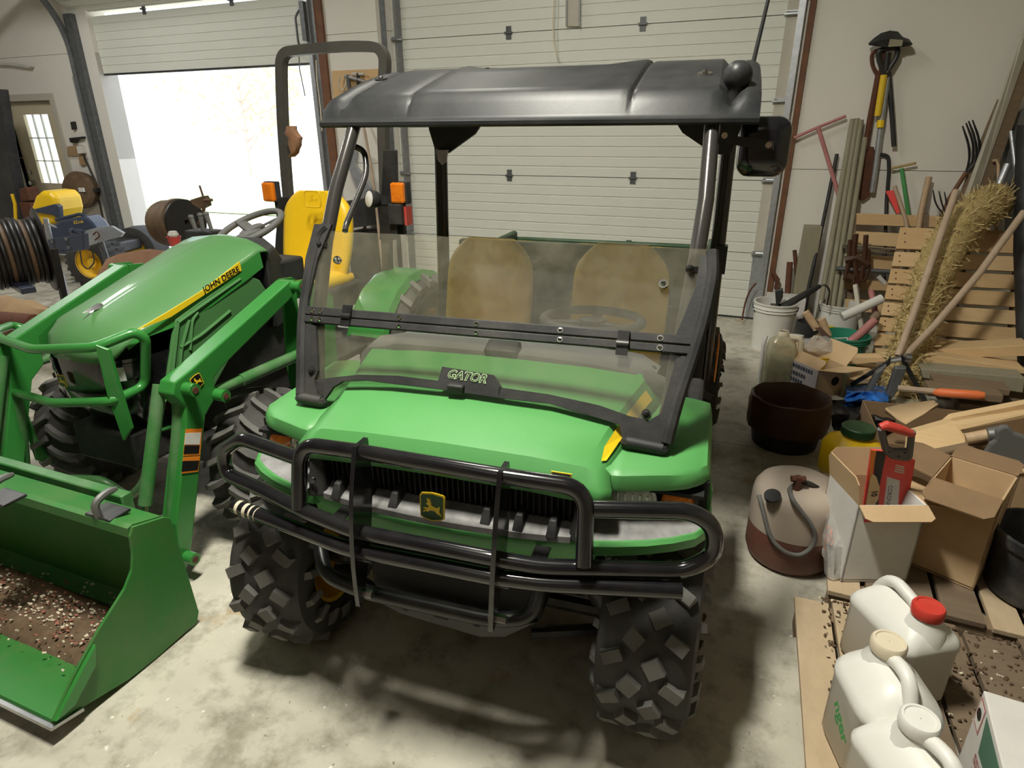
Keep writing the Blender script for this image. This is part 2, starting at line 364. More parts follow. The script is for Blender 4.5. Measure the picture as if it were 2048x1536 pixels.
D3 = (-9.60, -8.66, 2.0); D1 = (-7.68, -4.45, 2.93); D2 = (-3.62, 0.0, 3.06)
wb = []
def wallcol(x0, x1, z0, joints=(1.30, 2.50)):
    zs = [z0]+[j for j in joints if j > z0+.05]+[ZC]
    for a, b_ in zip(zs, zs[1:]): wb.append((x0, x1, YW, 6.1, a+(.004 if a != z0 else 0), b_))
wallcol(XL-.2, D3[0], 0); wallcol(D3[0], D3[1], D3[2]); wallcol(D3[1], D1[0], 0); wallcol(D1[0], D1[1], D1[2]); wallcol(D1[1], D2[0], 0)
wallcol(D2[0], D2[1], D2[2]); wallcol(D2[1], XR+.2, 0)
slabs('wall_back', wb, 'plaster')
slabs('wall_left', [(XL-.2, XL, YF-.2, 6.1, 0, ZC)], 'plaster'); slabs('wall_right', [(XR, XR+.2, YF-.2, 6.1, 0, ZC)], 'grey_wood')
slabs('wall_front', [(XL-.2, XR+.2, YF-.2, YF, 0, ZC)], 'old_wood'); slabs('ceiling', [(XL-.2, XR+.2, YF-.2, 6.1, ZC, ZC+.15)], 'ceiling_dim')

def section(x0, x1, z0, z1, y, ribs=7, M=None):
    """one ribbed sectional door panel"""
    b = MB(); pr = [(0, z0+.003)]; st = (z1-z0)/ribs
    for i in range(1, ribs):
        z = z0+st*i; pr += [(0, z-.009), (.007, z-.004), (.007, z+.004), (0, z+.006)]
    pr += [(0, z1-.003), (.045, z1-.003), (.045, z0+.003)]
    M = M or Mx.Identity(4)
    b.loft([[M @ V((x, y+d, z)) for d, z in pr] for x in (x0, x1)]); return b
def hinge(c, M=None):
    b = MB(); x, y, z = c
    for dz in (-.028, .028): b.box((x, y-.004, z+dz), (.05, .006, .05), M=M)
    b.box((x, y-.012, z), (.075, .018, .016), M=M); return b
# ---- door_2: the closed white sectional door
d2 = thing('door_2', 'closed white ribbed sectional garage door behind the green utility vehicle', None, (-1.8, YD, 0), kind='structure')
zz = [0, .594, 1.204, 1.814, 2.425, 3.03]
for a, c in zip(zz, zz[1:]): part('door_section', section(-3.64, .02, a+(.012 if a == 0 else 0), c, YD), 'door_panel', d2, smooth=0)
b = MB(); b.box((-1.81, YD+.075, 1.53), (3.7, .02, 3.06)); part('light_block', b, 'dark_galvanized', d2, smooth=0)  # added sheet; blocks daylight leaking through the section gaps
b = MB(); b.box((-1.81, YD+.02, .006), (3.64, .05, .012)); part('bottom_seal', b, 'matte_black', d2, smooth=0)
for z in zz[1:-1]:
    for x in (-2.41, -1.2): part('hinge', hinge((x, YD, z)), 'dark_galvanized', d2, smooth=0)
def roller(x, z, s):
    b = MB(); b.box((x, YD-.03, z), (.11, .035, .012)); b.box((x, YD-.03, z+.02), (.10, .02, .006)); b.tube([(x-s*.02, YD-.035, z+.008), (x+s*.09, YD-.035, z+.008)], .011, 8); return b
for z in zz[1:-1]:
    for x, s in ((-3.56, -1), (-.055, 1)): part('roller', roller(x, z, s), 'galvanized', d2)
for x in (-3.56, -.05):
    for a, c in zip(zz, zz[1:]):
        b = MB(); b.box((x, YD-.002, (a+c)/2), (.085, .006, c-a-.03)); part('end_cap', b, 'galvanized' if a < .1 or x < -1 else 'white_board', d2, smooth=0)
b = MB(); b.slab([W.w(1133, -60, YD-.01), W.w(1160, -60, YD-.01), W.w(1158, 53, YD-.01), W.w(1135, 53, YD-.01)], (0, -.02, 0)); part('opener_bracket', b, 'white_board', d2, smooth=0)
b = MB()
for px in (1134, 1159): b.slab([W.w(px-1.6, -60, YD-.03), W.w(px+1.6, -60, YD-.03), W.w(px+1.6, 53, YD-.03), W.w(px-1.6, 53, YD-.03)], (0, -.018, 0))
part('opener_bracket_flange', b, 'steel', d2, smooth=0)
b = MB(); b.tube([W.w(x, y, YD-.12) for x, y in ((1108, -60), (1108, 0), (1106, 40), (1107, 80), (1112, 105), (1116, 112))], .006, 6); part('pull_cord', b, 'cream_plastic', d2)
# ---- tracks and timber beside the openings
def track(name, x, side, mt, z0=.02, z1=3.5):
    b = MB(); y = YW-.055
    b.box((x, y+.03, (z0+z1)/2), (.012, .075, z1-z0)); b.box((x+side*.03, y+.066, (z0+z1)/2), (.07, .006, z1-z0)); b.box((x-side*.02, y-.008, (z0+z1)/2), (.045, .006, z1-z0))
    return struct(name, b, mt, smooth=0)
track('trim_1', .030, 1, 'galvanized'); track('trim_2', -3.66, -1, 'dark_galvanized')
slabs('trim_3', [(.062, .105, YW-.03, YW, 0, 3.6)], 'trim_brown')
slabs('trim_4', [(-3.74, -3.70, YW-.02, YW, 0, 3.6)], 'trim_cream')
slabs('trim_5', [(-4.45, -4.36, YW-.03, YW, 0, 3.6)], 'trim_brown'); track('trim_6', -4.50, 1, 'galvanized')
# ---- door_1: the half open door at the left
d1 = thing('door_1', 'half open white sectional garage door showing bright daylight', None, (-6.1, YD, 2.27), kind='structure')
part('door_section', section(-7.98, -4.45, 2.27, 2.875, YD), 'door_panel', d1, smooth=0)
b = MB(); b.box((-6.2, YD+.02, 2.262), (3.5, .05, .018)); part('bottom_seal', b, 'matte_black', d1, smooth=0)
Mt = Mx.Translation((0, YD-.02, 2.915)) @ Mx.Rotation(R(52), 4, 'X')
part('door_section', section(-7.98, -4.45, 0, .6, 0, M=Mt), 'door_panel', d1, smooth=0)
Mt2 = Mt @ Mx.Translation((0, 0, .61)) @ Mx.Rotation(R(38), 4, 'X')
part('door_section', section(-7.98, -4.45, 0, .6, 0, M=Mt2), 'door_panel', d1, smooth=0)
for x in (-6.82, -5.55): part('hinge', hinge((x, YD, 2.895)), 'dark_galvanized', d1, smooth=0)
b = MB(); b.tube(fil([(-8.0, YW-.06, .05), (-8.0, YW-.06, 2.78), (-8.0, YW-.5, 3.35), (-8.0, .5, 3.42)], .3, 8), .04, 6); part('curved_track', b, 'dark_galvanized', d1)
slabs('trim_7', [(-8.10, -8.055, YW-.05, YW, 0, 2.25)], 'galvanized'); slabs('trim_8', [(-7.98, -7.86, YW-.07, YW, 0, 2.9)], 'dark_galvanized')
# the wall to the left of the opening has a deep white reveal
slabs('trim_9', [(-7.86, -7.68, YW-.001, 6.1, 0, 2.93)], 'plaster')
b = MB(); b.box((-4.53, YW-.09, 2.62), (.05, .05, .34)); b.tube(fil([(-4.56, YW-.1, 2.72), (-4.6, YW-.13, 2.66), (-4.6, YW-.13, 2.42), (-4.56, YW-.1, 2.36)], .03, 4), .012, 6)
b.tube([(-4.60, YW-.12, 2.5), (-4.63, YW-.12, 2.2), (-4.60, YW-.12, 1.95)], .006, 5)
solo('door_handle_bracket', b, 'dark_galvanized', 'black lift handle and rope hanging from galvanized track between garage doors', 'handle')
b = MB(); b.tube([W.w(x, y, 5.5) for x, y in ((632, 120), (634, 160), (641, 215), (644, 262))], .006, 5); part('pull_rope', b, 'cream_plastic', d1)
# ---- door_3: cream entry door with a glazed light
d3 = thing('door_3', 'cream entry door with nine pane window left of the open garage door', None, (-9.13, YW, 0), kind='structure')
b = MB(); xl, xr, zt = D3; yq = YW+.05
w0 = [W.w(x, y, yq) for x, y in ((43, 229), (95, 229), (131, 368), (81, 365))]
gx0, gx1 = (w0[0].x+w0[3].x)/2+.02, (w0[1].x+w0[2].x)/2; gz1, gz0 = (w0[0].z+w0[1].z)/2, (w0[2].z+w0[3].z)/2
for x0, x1, z0, z1 in ((xl, gx0, .01, zt), (gx1, xr, .01, zt), (gx0, gx1, gz1, zt), (gx0, gx1, .01, gz0)): b.box(((x0+x1)/2, yq+.02, (z0+z1)/2), (x1-x0, .04, z1-z0))
part('door_leaf', b, 'cream_paint', d3, smooth=0)
b = MB()
for x0, x1, z0, z1 in ((gx0+.02, gx1-.02, .17, gz0-.12),): 
    for q in ((x0, x0+.02, z0, z1), (x1-.02, x1, z0, z1), (x0, x1, z0, z0+.02), (x0, x1, z1-.02, z1)): b.box(((q[0]+q[1])/2, yq-.004, (q[2]+q[3])/2), (q[1]-q[0], .012, q[3]-q[2]))
part('panel_moulding', b, 'cream_paint', d3, smooth=0)
for i in range(3):
    for j in range(3):
        b = MB(); dx = (gx1-gx0)/3; dz = (gz1-gz0)/3; b.box((gx0+dx*(i+.5), yq+.02, gz0+dz*(j+.5)), (dx-.012, .006, dz-.012)); part('window_pane', b, 'window_glass', d3, smooth=0)
b = MB()
for i in range(1, 3):
    b.box((gx0+(gx1-gx0)*i/3, yq+.02, (gz0+gz1)/2), (.012, .02, gz1-gz0)); b.box(((gx0+gx1)/2, yq+.02, gz0+(gz1-gz0)*i/3), (gx1-gx0, .02, .012))
part('muntin', b, 'white_plastic', d3, smooth=0)
b = MB(); b.disc((xl+.09, yq-.03, .98), (0, 1, 0), .028, .05); b.disc((xl+.09, yq-.01, 1.12), (0, 1, 0), .025, .03); part('door_knob', b, 'steel', d3)
for z in (.3, 1.0, 1.75):
    b = MB(); b.tube([(xr-.01, yq-.008, z-.05), (xr-.01, yq-.008, z+.05)], .01, 6); part('door_hinge', b, 'steel', d3)
slabs('trim_10', [(xl-.08, xl, YW-.02, YW+.05, 0, zt+.08), (xr, xr+.08, YW-.02, YW+.05, 0, zt+.08), (xl, xr, YW-.02, YW+.05, zt, zt+.08)], 'trim_cream')
# ---- outdoors
slabs('ground_drive', [(-60, 20, 6.1, 11, -.3, -.05), (-60, 20, 10.9, 11, -.3, -.05)], 'drive')
slabs('ground_lawn', [(-90, 60, 11, 14.5, -.3, -.04)], 'grass'); slabs('ground_pale', [(-90, 60, 14.5, 90, -.3, -.045)], 'drive')  # far strip drawn pale: washed-out daylight put into its colour
rnd = random.Random(3)
def tree(x, y, h, leaf, label, group):
    o = thing('yard_tree', label, 'tree', (x, y, -.05), 0, group)
    tr = MB(); lf = MB(); tr.tube([(x, y, -.05), (x+.1, y, h*.35), (x, y+.1, h*.7)], [.06, .045, .02], 7)
    for i in range(14):
        a = rnd.uniform(0, 6.3); z = h*rnd.uniform(.12, .7); L_ = h*rnd.uniform(.2, .4); e = V((x+math.cos(a)*L_, y+math.sin(a)*L_, z+L_*.7)); tr.tube([(x, y, z), e], [.05, .012], 5)
        for k in range(60):
            p = e+V((rnd.gauss(0, .6), rnd.gauss(0, .6), rnd.gauss(0, .5))); q = V((rnd.gauss(0, 1), rnd.gauss(0, 1), rnd.gauss(0, 1))).normalized()*.14; r_ = q.cross(V((rnd.gauss(0, 1), 1, rnd.gauss(0, 1)))).normalized()*.09
            lf.add([p-q, p+r_, p+q, p-r_], [(0, 1, 2, 3)])
    part('trunk', tr, 'bark', o); part('foliage', lf, leaf, o, smooth=0, kind='stuff')
for x, y, h, lf, lb in ((-21, 22, 6.5, 'leaf_yellow', 'yellow leaved tree at left of the bright yard through the open door'), (-15, 27, 6, 'leaf_yellow', 'second yellow leaved tree from left in the bright yard'),
                    (-11, 20, 5.6, 'leaf_red', 'red brown leaved tree at the middle of the bright yard'), (-6.5, 26, 5.4, 'leaf_red', 'red brown leaved tree at right of the bright yard beside roll bar')): tree(x, y, h, lf, lb, 'trees in the yard')
# ================================================================ green utility vehicle (frame G: u right, w rearwards, z up)
gv = thing('utility_vehicle', 'green utility vehicle with black bull bar, half windshield and black canopy roof', 'vehicle', G.M @ V((0, .35, 0)), 4.5)
def gp(name, mb, mt, parent=None, **k): return part(name, mb, mt, parent or gv, X=G, **k)
def knobby(c, rad, wid, steer, rim_r, n=15, rows=None, lugm='rubber_lug', X=G, root=None, rim='rim_yellow', side=1):
    """tyre with staggered lugs; child rim"""
    M = Mx.Translation(V(c)) @ Mx.Rotation(R(steer), 4, 'Z') @ Mx.Rotation(R(90), 4, 'Y')   # local z = axle
    b = MB(); w2 = wid/2
    pr = [(rim_r, -w2*.78), (rim_r+.02, -w2*.95), (rad*.78, -w2), (rad*.88, -w2*.93), (rad*.945, -w2*.72), (rad*.965, -w2*.3), (rad*.97, 0), (rad*.965, w2*.3), (rad*.945, w2*.72), (rad*.88, w2*.93), (rad*.78, w2), (rim_r+.02, w2*.95), (rim_r, w2*.78)]
    b.lathe(pr, 40, M); b.k = 1
    def lug(a, zc, la, lz, tw, r0, h, tilt=0):
        q = []
        for dh, sh in ((-.02, 1.0), (h, .82)):
            for sa, sz in ((-1, -1), (1, -1), (1, 1), (-1, 1)):
                da = (sa*la*math.cos(tw)-sz*lz*math.sin(tw))*sh; dz = (sa*la*math.sin(tw)+sz*lz*math.cos(tw))*sh
                z = zc+dz; rr = r0+dh-tilt*max(0, abs(z)-w2*.55); an = a+da/rad
                q.append(M @ V((rr*math.cos(an), rr*math.sin(an), z)))
        b.hexa(q)
    for i in range(n):
        a = 2*math.pi*i/n; st = math.pi/n
        for s in (-1, 1):
            o = st if s > 0 else 0
            lug(a+o, s*w2*.22, rad*.085, w2*.20, s*.6, rad*.965, .018*rad/.29)
            lug(a+o+st*.9, s*w2*.60, rad*.062, w2*.25, -s*.5, rad*.945, .02*rad/.29, .12)
            lug(a+o, s*w2*.93, rad*.06, w2*.22, s*.15, rad*.9, .02*rad/.29, .9)
    t = part('tire', b, ['rubber', lugm], root, X=X, smooth=30)
    b = MB(); b.lathe([(rim_r+.012, -w2*.9), (rim_r, -w2*.86), (rim_r-.02, -w2*.5), (rim_r-.03, 0), (rim_r-.02, w2*.5), (rim_r, w2*.86), (rim_r+.012, w2*.9)], 32, M)
    b.lathe([(rim_r-.025, side*w2*.3), (rim_r*.6, side*w2*.42), (rim_r*.5, side*w2*.55), (.02, side*w2*.56)], 32, M); part('rim', b, rim, t, X=X)
    b = MB()
    for i in range(4): b.disc(M @ V((rim_r*.35*math.cos(i*1.57), rim_r*.35*math.sin(i*1.57), side*w2*.6)), M.to_3x3() @ V((0, 0, 1)), .012, .03, 6)
    b.disc(M @ V((0, 0, side*w2*.62)), M.to_3x3() @ V((0, 0, 1)), .03, .05, 12); part('lug_nut', b, 'steel', t, X=X)
    return t
knobby((-.585, -.59, .288), .292, .25, 3, .15, root=gv, side=-1); knobby((.555, -.59, .288), .292, .25, -2, .15, root=gv, side=1)
knobby((-.56, 1.33, .30), .305, .28, 0, .15, root=gv, side=-1); knobby((.575, 1.33, .30), .305, .28, 0, .15, root=gv, side=1)

# ---- body: raised bonnet, fenders, front fascia
HW = [(-.792, .768, .392, .765), (-.775, .800, .388, .79), (-.745, .838, .378, .812), (-.70, .853, .384, .818), (-.56, .879, .41, .822), (-.44, .898, .437, .826), (-.33, .910, .462, .828), (-.28, .914, .47, .83)]
rows = []
for w_, z, h, zf in HW:
    cr = .013
    rows.append([V((-h-.045, w_+.012, min(zf, z))), V((-h-.012, w_, z-.55*max(0, z-zf)-.001)), V((-h+.012, w_, z-.004)), V((-h*.6, w_-.008, z+cr*.6)), V((0, w_-.012, z+cr)), V((h*.6, w_-.008, z+cr*.6)), V((h-.012, w_, z-.004)), V((h+.012, w_, z-.55*max(0, z-zf)-.001)), V((h+.045, w_+.012, min(zf, z)))])
lastrow = [p+V((0, .012, -.03)) for p in rows[-1]]
b = MB(); b.grid(rows+[lastrow]); hood = gp('hood', b, 'plastic_green', smooth=24)
so = hood.modifiers.new('s', 'SOLIDIFY'); so.thickness = .008; so.offset = -1
for s in (1,):  # yellow stripe on the slanted flank
    b = MB()
    def flank(w_, t):
        for (a, za, ha, fa), (c, zc, hc, fc) in zip(HW, HW[1:]):
            if a <= w_ <= c:
                k = (w_-a)/(c-a); h = ha+(hc-ha)*k; z = za+(zc-za)*k; zf = fa+(fc-fa)*k
                A = V((s*(h-.008), w_, z-.003)); B = V((s*(h+.012), w_, z-.55*max(0, z-zf))); C_ = V((s*(h+.045), w_+.012, min(zf, z)))
                return (A.lerp(B, t*2) if t < .5 else B.lerp(C_, t*2-1)) + V((s*.003, 0, .0035))
    lo_, hi_ = (.22, .62) if s > 0 else (.66, .9)
    top = [flank(x, lo_) for x in (-.72, -.66, -.58, -.50, -.42, -.35)]; bot = [flank(x, hi_) for x in (-.70, -.645, -.57, -.495, -.415, -.345)]
    top[0] = top[0].lerp(bot[0], .5)
    b.grid([top, bot]); gp('side_stripe', b, 'decal_yellow', hood, smooth=0)
b = MB(); b.box((0, -.20, .84), (.95, .10, .12)); gp('firewall', b, 'matte_black', bevel=.01)
for s in (-1, 1):
    us = [.395, .45, .51, .56, .60, .628, .645]
    def wf(u_): return -.728+.05*sstep((u_-.40)/.2)+(.06*((u_-.56)/.085)**2 if u_ > .56 else 0)
    rows = []
    for k, u_ in enumerate(us):
        f = wf(u_); dz = -.012*(max(0, u_-.56)/.085)**1.5
        rows.append([V((s*u_, f+.02, .764)), V((s*u_, f-.012, .774)), V((s*u_, f-.014, .782)), V((s*u_, f-.004, .812+dz)), V((s*u_, f+.012, .822+dz)), V((s*u_, -.47, .828+dz)), V((s*u_, -.34, .832+dz)), V((s*u_, -.24, .838+dz))])
    e = wf(.645); u_ = .645
    for uu, dz in ((.655, -.03), (.660, -.08), (.661, -.2)):
        q = [V((s*uu, max(e+.004, p.y), .82+dz if p.z > .8 else min(p.z, .82+dz))) for p in rows[len(us)-1]]; rows.append(q)
    b = MB(); b.grid(rows); o = gp('fender', b, 'plastic_green', smooth=35); so = o.modifiers.new('s', 'SOLIDIFY'); so.thickness = .007; so.offset = -1
    if s > 0:
        t = words('4x4', (0, 0, 0), (1, 0, 0), (0, 1, 0), .05)
        p0 = G.u(1417, 966, .6625); b = MB(); b.add([V((.6625, p0.y+p.x*1.1, p0.z-.012+p.y)) for p in t.v], t.f); gp('drive_decal', b, 'decal_yellow', o, smooth=0)
    # lamp pocket, lamps, fascia shelf and lip
    b = MB(); b.box((s*.52, -.60, .715), (.27, .06, .12)); b.box((s*.52, -.62, .752), (.25, .10, .01)); gp('lamp_pocket', b, 'shade_black', smooth=0)
    c = V((s*.468, -.66, .715)); b = MB(); Ml = Mx.Translation(c) @ Mx.Rotation(R(90), 4, 'X')
    b.lathe([(.062, -.02), (.062, 0), (.055, .02), (.035, .034), (.001, .04)], 20, Ml); hl = gp('headlight', b, 'lens_clear')
    b = MB(); b.lathe([(.066, -.03), (.068, .006), (.06, .008), (.058, -.02)], 20, Ml)
    for i in range(6): b.box(c+V((-.045+.018*i, -.036, 0)), (.003, .006, .07))
    gp('headlight_bezel', b, 'steel', hl)
    c = V((s*.585, -.635, .716)); Ml = Mx.Translation(c) @ Mx.Rotation(R(s*-12), 4, 'Z') @ Mx.Rotation(R(90), 4, 'X')
    b = MB(); b.lathe([(.042, -.02), (.042, .004), (.037, .022), (.02, .032), (.001, .034)], 18, Ml); sg = gp('turn_signal', b, 'amber')
    b = MB(); b.lathe([(.05, -.03), (.05, .004), (.043, .006)], 18, Ml); gp('signal_housing', b, 'matte_black', sg)
    lip = [(.395, -.815), (.45, -.80), (.52, -.775), (.58, -.745), (.63, -.71), (.655, -.67), (.665, -.62), (.666, -.56)]
    b = MB(); b.grid([[V((s*a, w_, .672)) for a, w_ in lip], [V((s*(a-.02), w_+.10, .690)) for a, w_ in lip], [V((s*(a-.04), w_+.2, .70)) for a, w_ in lip]])
    gp('fascia_shelf', b, 'shelf_dust', smooth=60)
    ring = []
    for a, w_ in lip: ring.append([V((s*a, w_+.02, .670)), V((s*(a+.002), w_-.002, .676)), V((s*(a+.006), w_-.010, .668)), V((s*(a+.006), w_-.011, .645)), V((s*(a-.008), w_+.02, .618)), V((s*(a-.03), w_+.05, .62))])
    b = MB(); b.loft(ring); gp('fascia_lip', b, 'plastic_green', smooth=40)
# grille
b = MB(); b.box((0, -.735, .705), (.75, .03, .12)); gp('grille_back', b, 'shade_black', smooth=0)
for i in range(46):
    u_ = -.35+.70*i/45; b = MB(); b.box((u_, -.757, .715), (.004, .012, .09)); 
    if i == 0: gs0 = gp('grille_slat', b, 'matte_black', smooth=0); u00 = u_
    else:
        q = gs0.copy(); COL.objects.link(q); q.location = gs0.location + Mx.Identity(3) @ V((u_-u00, 0, 0))
for s in (-1, 1):
    b = MB(); b.loft([[V((s*.338, -.80, .655)), V((s*.388, -.815, .655)), V((s*.392, -.74, .655)), V((s*.338, -.74, .655))], [V((s*.352, -.775, .765)), V((s*.386, -.79, .765)), V((s*.392, -.74, .765)), V((s*.352, -.74, .765))]]); ge = gp('grille_end', b, 'matte_black', bevel=.006)
    b = MB(); b.disc((s*.371, -.807, .705), (0, 1, 0), .009, .006); gp('grille_screw', b, 'chrome', ge)
b = MB(); n = 18; rr = []
for i in range(n+1):
    u_ = -.345+.69*i/n; rr.append([V((u_, -.835+.03*abs(u_/.35)**2, .652)), V((u_, -.833+.03*abs(u_/.35)**2, .668)), V((u_, -.76, .684)), V((u_, -.75, .650))])
b.loft(rr); gp('grille_shelf', b, 'shelf_dust', smooth=50)
for i in range(8):
    u_ = -.30+.6*i/7
    if abs(u_) < .06: continue
    b = MB(); b.loft([[V((u_-.014, -.822, .665)), V((u_+.014, -.822, .665)), V((u_+.014, -.755, .685)), V((u_-.014, -.755, .685))], [V((u_-.009, -.80, .705)), V((u_+.009, -.80, .705)), V((u_+.009, -.755, .712)), V((u_-.009, -.755, .712))]]); gp('grille_rib', b, 'matte_black', bevel=.003)
badge('emblem', (-.0, -.838, .712), (1, 0, 0), (0, .12, 1), .072, gv, 'decal_green', X=G, t=.006)
b = MB(); rr = []
for i in range(13):
    u_ = -.40+.80*i/12; rr.append([V((u_, -.838+.06*abs(u_/.4)**2, .652)), V((u_, -.842+.06*abs(u_/.4)**2, .640)), V((u_, -.81+.05*abs(u_/.4)**2, .575)), V((u_, -.74, .575)), V((u_, -.74, .65))])
b.loft(rr); gp('lower_fascia', b, 'plastic_green', smooth=50)
b = MB(); pz = G.w(1123, 949, -.80); b.box(pz, (.05, .003, .011)); gp('name_plate', b, 'decal_yellow', smooth=0)
b = MB(); b.box(pz+V((0, -.002, 0)), (.043, .003, .006)); gp('name_plate_field', b, 'decal_black', smooth=0)
# ---- bull bar
BR = .0205
def pth(l): return [G.w(x, y, w_) for x, y, w_ in l]
bb = MB()
outer = pth([(600, 918, -.835), (484, 876, -.80), (447, 900, -.79), (452, 948, -.80), (520, 978, -.83), (600, 1019, -.875), (706, 1062, -.90), (990, 1118, -.905), (1085, 1134, -.89), (1370, 1141, -.81), (1430, 1110, -.795), (1428, 1052, -.79), (1385, 1022, -.80), (1180, 1018, -.84)])
bb.tube(fil(outer, .035, 5), BR, 14); gp('bull_bar', bb, 'gloss_black', smooth=60)
bb = MB(); bb.tube(fil(pth([(598, 1016, -.88), (600, 888, -.845), (712, 902, -.855), (1005, 952, -.86), (1172, 976, -.845), (1168, 1130, -.885)]), .055, 7), BR, 14); gp('bull_bar_hoop', bb, 'gloss_black', smooth=60)
lb = MB(); lp = fil(pth([(470, 1011, -.84), (690, 1096, -.91), (985, 1154, -.915), (1090, 1167, -.90), (1363, 1181, -.835)]), .03, 4); lb.tube(lp, .0205, 14); lbo = gp('bumper_tube', lb, 'gloss_black', smooth=60)
for i, (a, c) in enumerate(((.06, .1), (.16, .2), (.24, .262), (.31, .32))):
    b = MB(); d = (lp[1]-lp[0]); b.tube([lp[0]+d*a*.8, lp[0]+d*c*.8], .0211, 14, cap=False); gp('scuff', b, 'chip_pale', lbo, smooth=60, label='pale scuffed paint band')
for top, mid, low, s in (((716, 888, -.855), (698, 1050, -.965), (722, 1205, -.93), -1), ((1004, 938, -.86), (988, 1110, -.965), (985, 1255, -.93), 1)):
    P = [G.w(*q) for q in (top, mid, low)]; b = MB(); rr = []
    for i in range(9):
        t = i/8; p = P[0]*(1-t)**2+P[1]*2*t*(1-t)+P[2]*t*t; wdt = .020+.075*math.sin(math.pi*min(1, t*.9+.12))**.8
        rr.append([p+V((-.006, -.016, 0)), p+V((.006, -.016, 0)), p+V((.006, wdt-.016, 0)), p+V((-.006, wdt-.016, 0))])
    b.loft(rr); bl = gp('bull_bar_blade', b, 'gloss_black', smooth=30)
    for k in (.70, .93):
        p = P[0].lerp(P[2], k); b = MB(); b.disc(p+V((.012, .0, 0)), (1, 0, 0), .011, .045, 6); gp('blade_bolt', b, 'steel', bl)
for px, py in ((684, 1028), (1080, 1110)):
    p = G.w(px, py, -.85); b = MB(); b.box(p, (.04, .07, .006)); gp('mount_tab', b, 'black_steel', smooth=0, bevel=.004)
b = MB(); b.tube(fil(pth([(640, 1095, -.80), (650, 1150, -.86), (722, 1182, -.87), (985, 1240, -.87), (1062, 1236, -.85), (1082, 1170, -.80), (1060, 1120, -.72)]), .05, 6), .02, 12); gp('winch_tube', b, 'black_steel', smooth=60)
# ---- underbody
b = MB(); b.slab([G.w(x, y, -.80) for x, y in ((715, 1180), (985, 1245), (1035, 1250), (1075, 1245), (1010, 1275), (960, 1275), (800, 1228))], (0, .02, 0)); sk = gp('skid_plate', b, 'black_steel', smooth=0, bevel=.003)
for x, y, r_ in ((811, 1215, .012), (854, 1223, .006), (907, 1236, .006), (953, 1247, .012)):
    b = MB(); b.disc(G.w(x, y, -.801), (0, 1, 0), r_, .003, 10); gp('plate_hole', b, 'shade_black', sk)
b = MB(); b.box(G.w(881, 1228, -.801), (.045, .003, .03)); gp('plate_slot', b, 'shade_black', sk, smooth=0)
b = MB(); b.box((0, -.2, .40), (.52, 1.1, .16)); b.box((0, -.55, .50), (.6, .2, .16)); b.box((0, .75, .36), (.9, 1.3, .10)); gp('chassis', b, 'shade_black', bevel=.02)  # deep shade under the vehicle painted as a near-black chassis
b = MB(); b.box((0, .25, .42), (1.2, .95, .05)); b.box((-.60, -.05, .6), (.05, .3, .36)); b.box((.60, -.05, .6), (.05, .3, .36)); gp('floor_pan', b, 'matte_black', bevel=.015)
for s in (-1, 1):
    b = MB()
    for dz, dy in ((.24, -.10), (.26, .10)): b.tube([(s*.22, -.6+dy, dz), (s*.48, -.6, dz)], .018, 8)
    b.tube([(s*.25, -.6, .64), (s*.44, -.6, .3)], .035, 10); b.tube([(s*.26, -.6, .62), (s*.42, -.6, .34)], .05, 10); b.tube([(s*.1, -.6, .29), (s*.5, -.6, .29)], .025, 8); gp('suspension_arm', b, 'black_steel')
    b = MB(); rr = []
    for i in range(9):
        a = R(5+75*i/8); rr.append([V((s*.40, -.59+.37*math.cos(a), .31+.37*math.sin(a))), V((s*.655, -.59+.37*math.cos(a), .31+.37*math.sin(a)))])
    b.grid([[q[0] for q in rr], [q[1] for q in rr]]); gp('wheel_liner', b, 'matte_black', smooth=60)
# ---- dash, wheel, seats
b = MB(); rr = []
for u_, z in ((-.50, .90), (-.47, .922), (-.41, .93), (-.37, .945), (-.1, .948), (.1, .948), (.3, .94), (.42, .925), (.48, .89)): rr.append([V((u_, -.31, z-.05)), V((u_, -.29, z-.01)), V((u_, -.2, z+.005)), V((u_, -.05, z-.03)), V((u_, .0, z-.14)), V((u_, -.28, z-.2))])
b.loft(rr); dash = gp('dashboard', b, 'dash_grey', smooth=45)
b = MB(); b.bar((.0, -.30, .935), (.0, -.24, .955), .11, .03); gp('instrument_hood', b, 'matte_black', dash, bevel=.008)
b = MB(); rr = [V((s_, w_, z)) for s_, w_, z in ((.44, -.29, .90), (.50, -.27, .88), (.54, -.22, .83), (.56, -.18, .78))]; b.tube(fil(rr, .05, 4), .028, 10); gp('dash_end', b, 'dash_grey', dash)
sc_, cs = math.sin(R(-52)), math.cos(R(-52)); Mw = Mx.Translation(G.w(1185, 640, .05)) @ Mx.Rotation(R(-3), 4, 'X')
b = MB(); b.tube([Mw @ V((.17*math.cos(t*math.pi/16), .17*math.sin(t*math.pi/16), 0)) for t in range(32)], .0165, 10, closed=True, cap=False); sw = gp('steering_wheel', b, 'matte_black', smooth=60)
b = MB(); b.disc(Mw @ V((0, 0, -.01)), Mw.to_3x3() @ V((0, 0, 1)), .05, .03, 16)
for a in (90, 210, 330): b.bar(Mw @ V((0, 0, -.01)), Mw @ V((.165*math.cos(R(a)), .165*math.sin(R(a)), 0)), .03, .012)
b.tube([Mw @ V((0, 0, -.02)), (.26, -.13, .82)], .025, 10); gp('steering_hub', b, 'matte_black', sw)
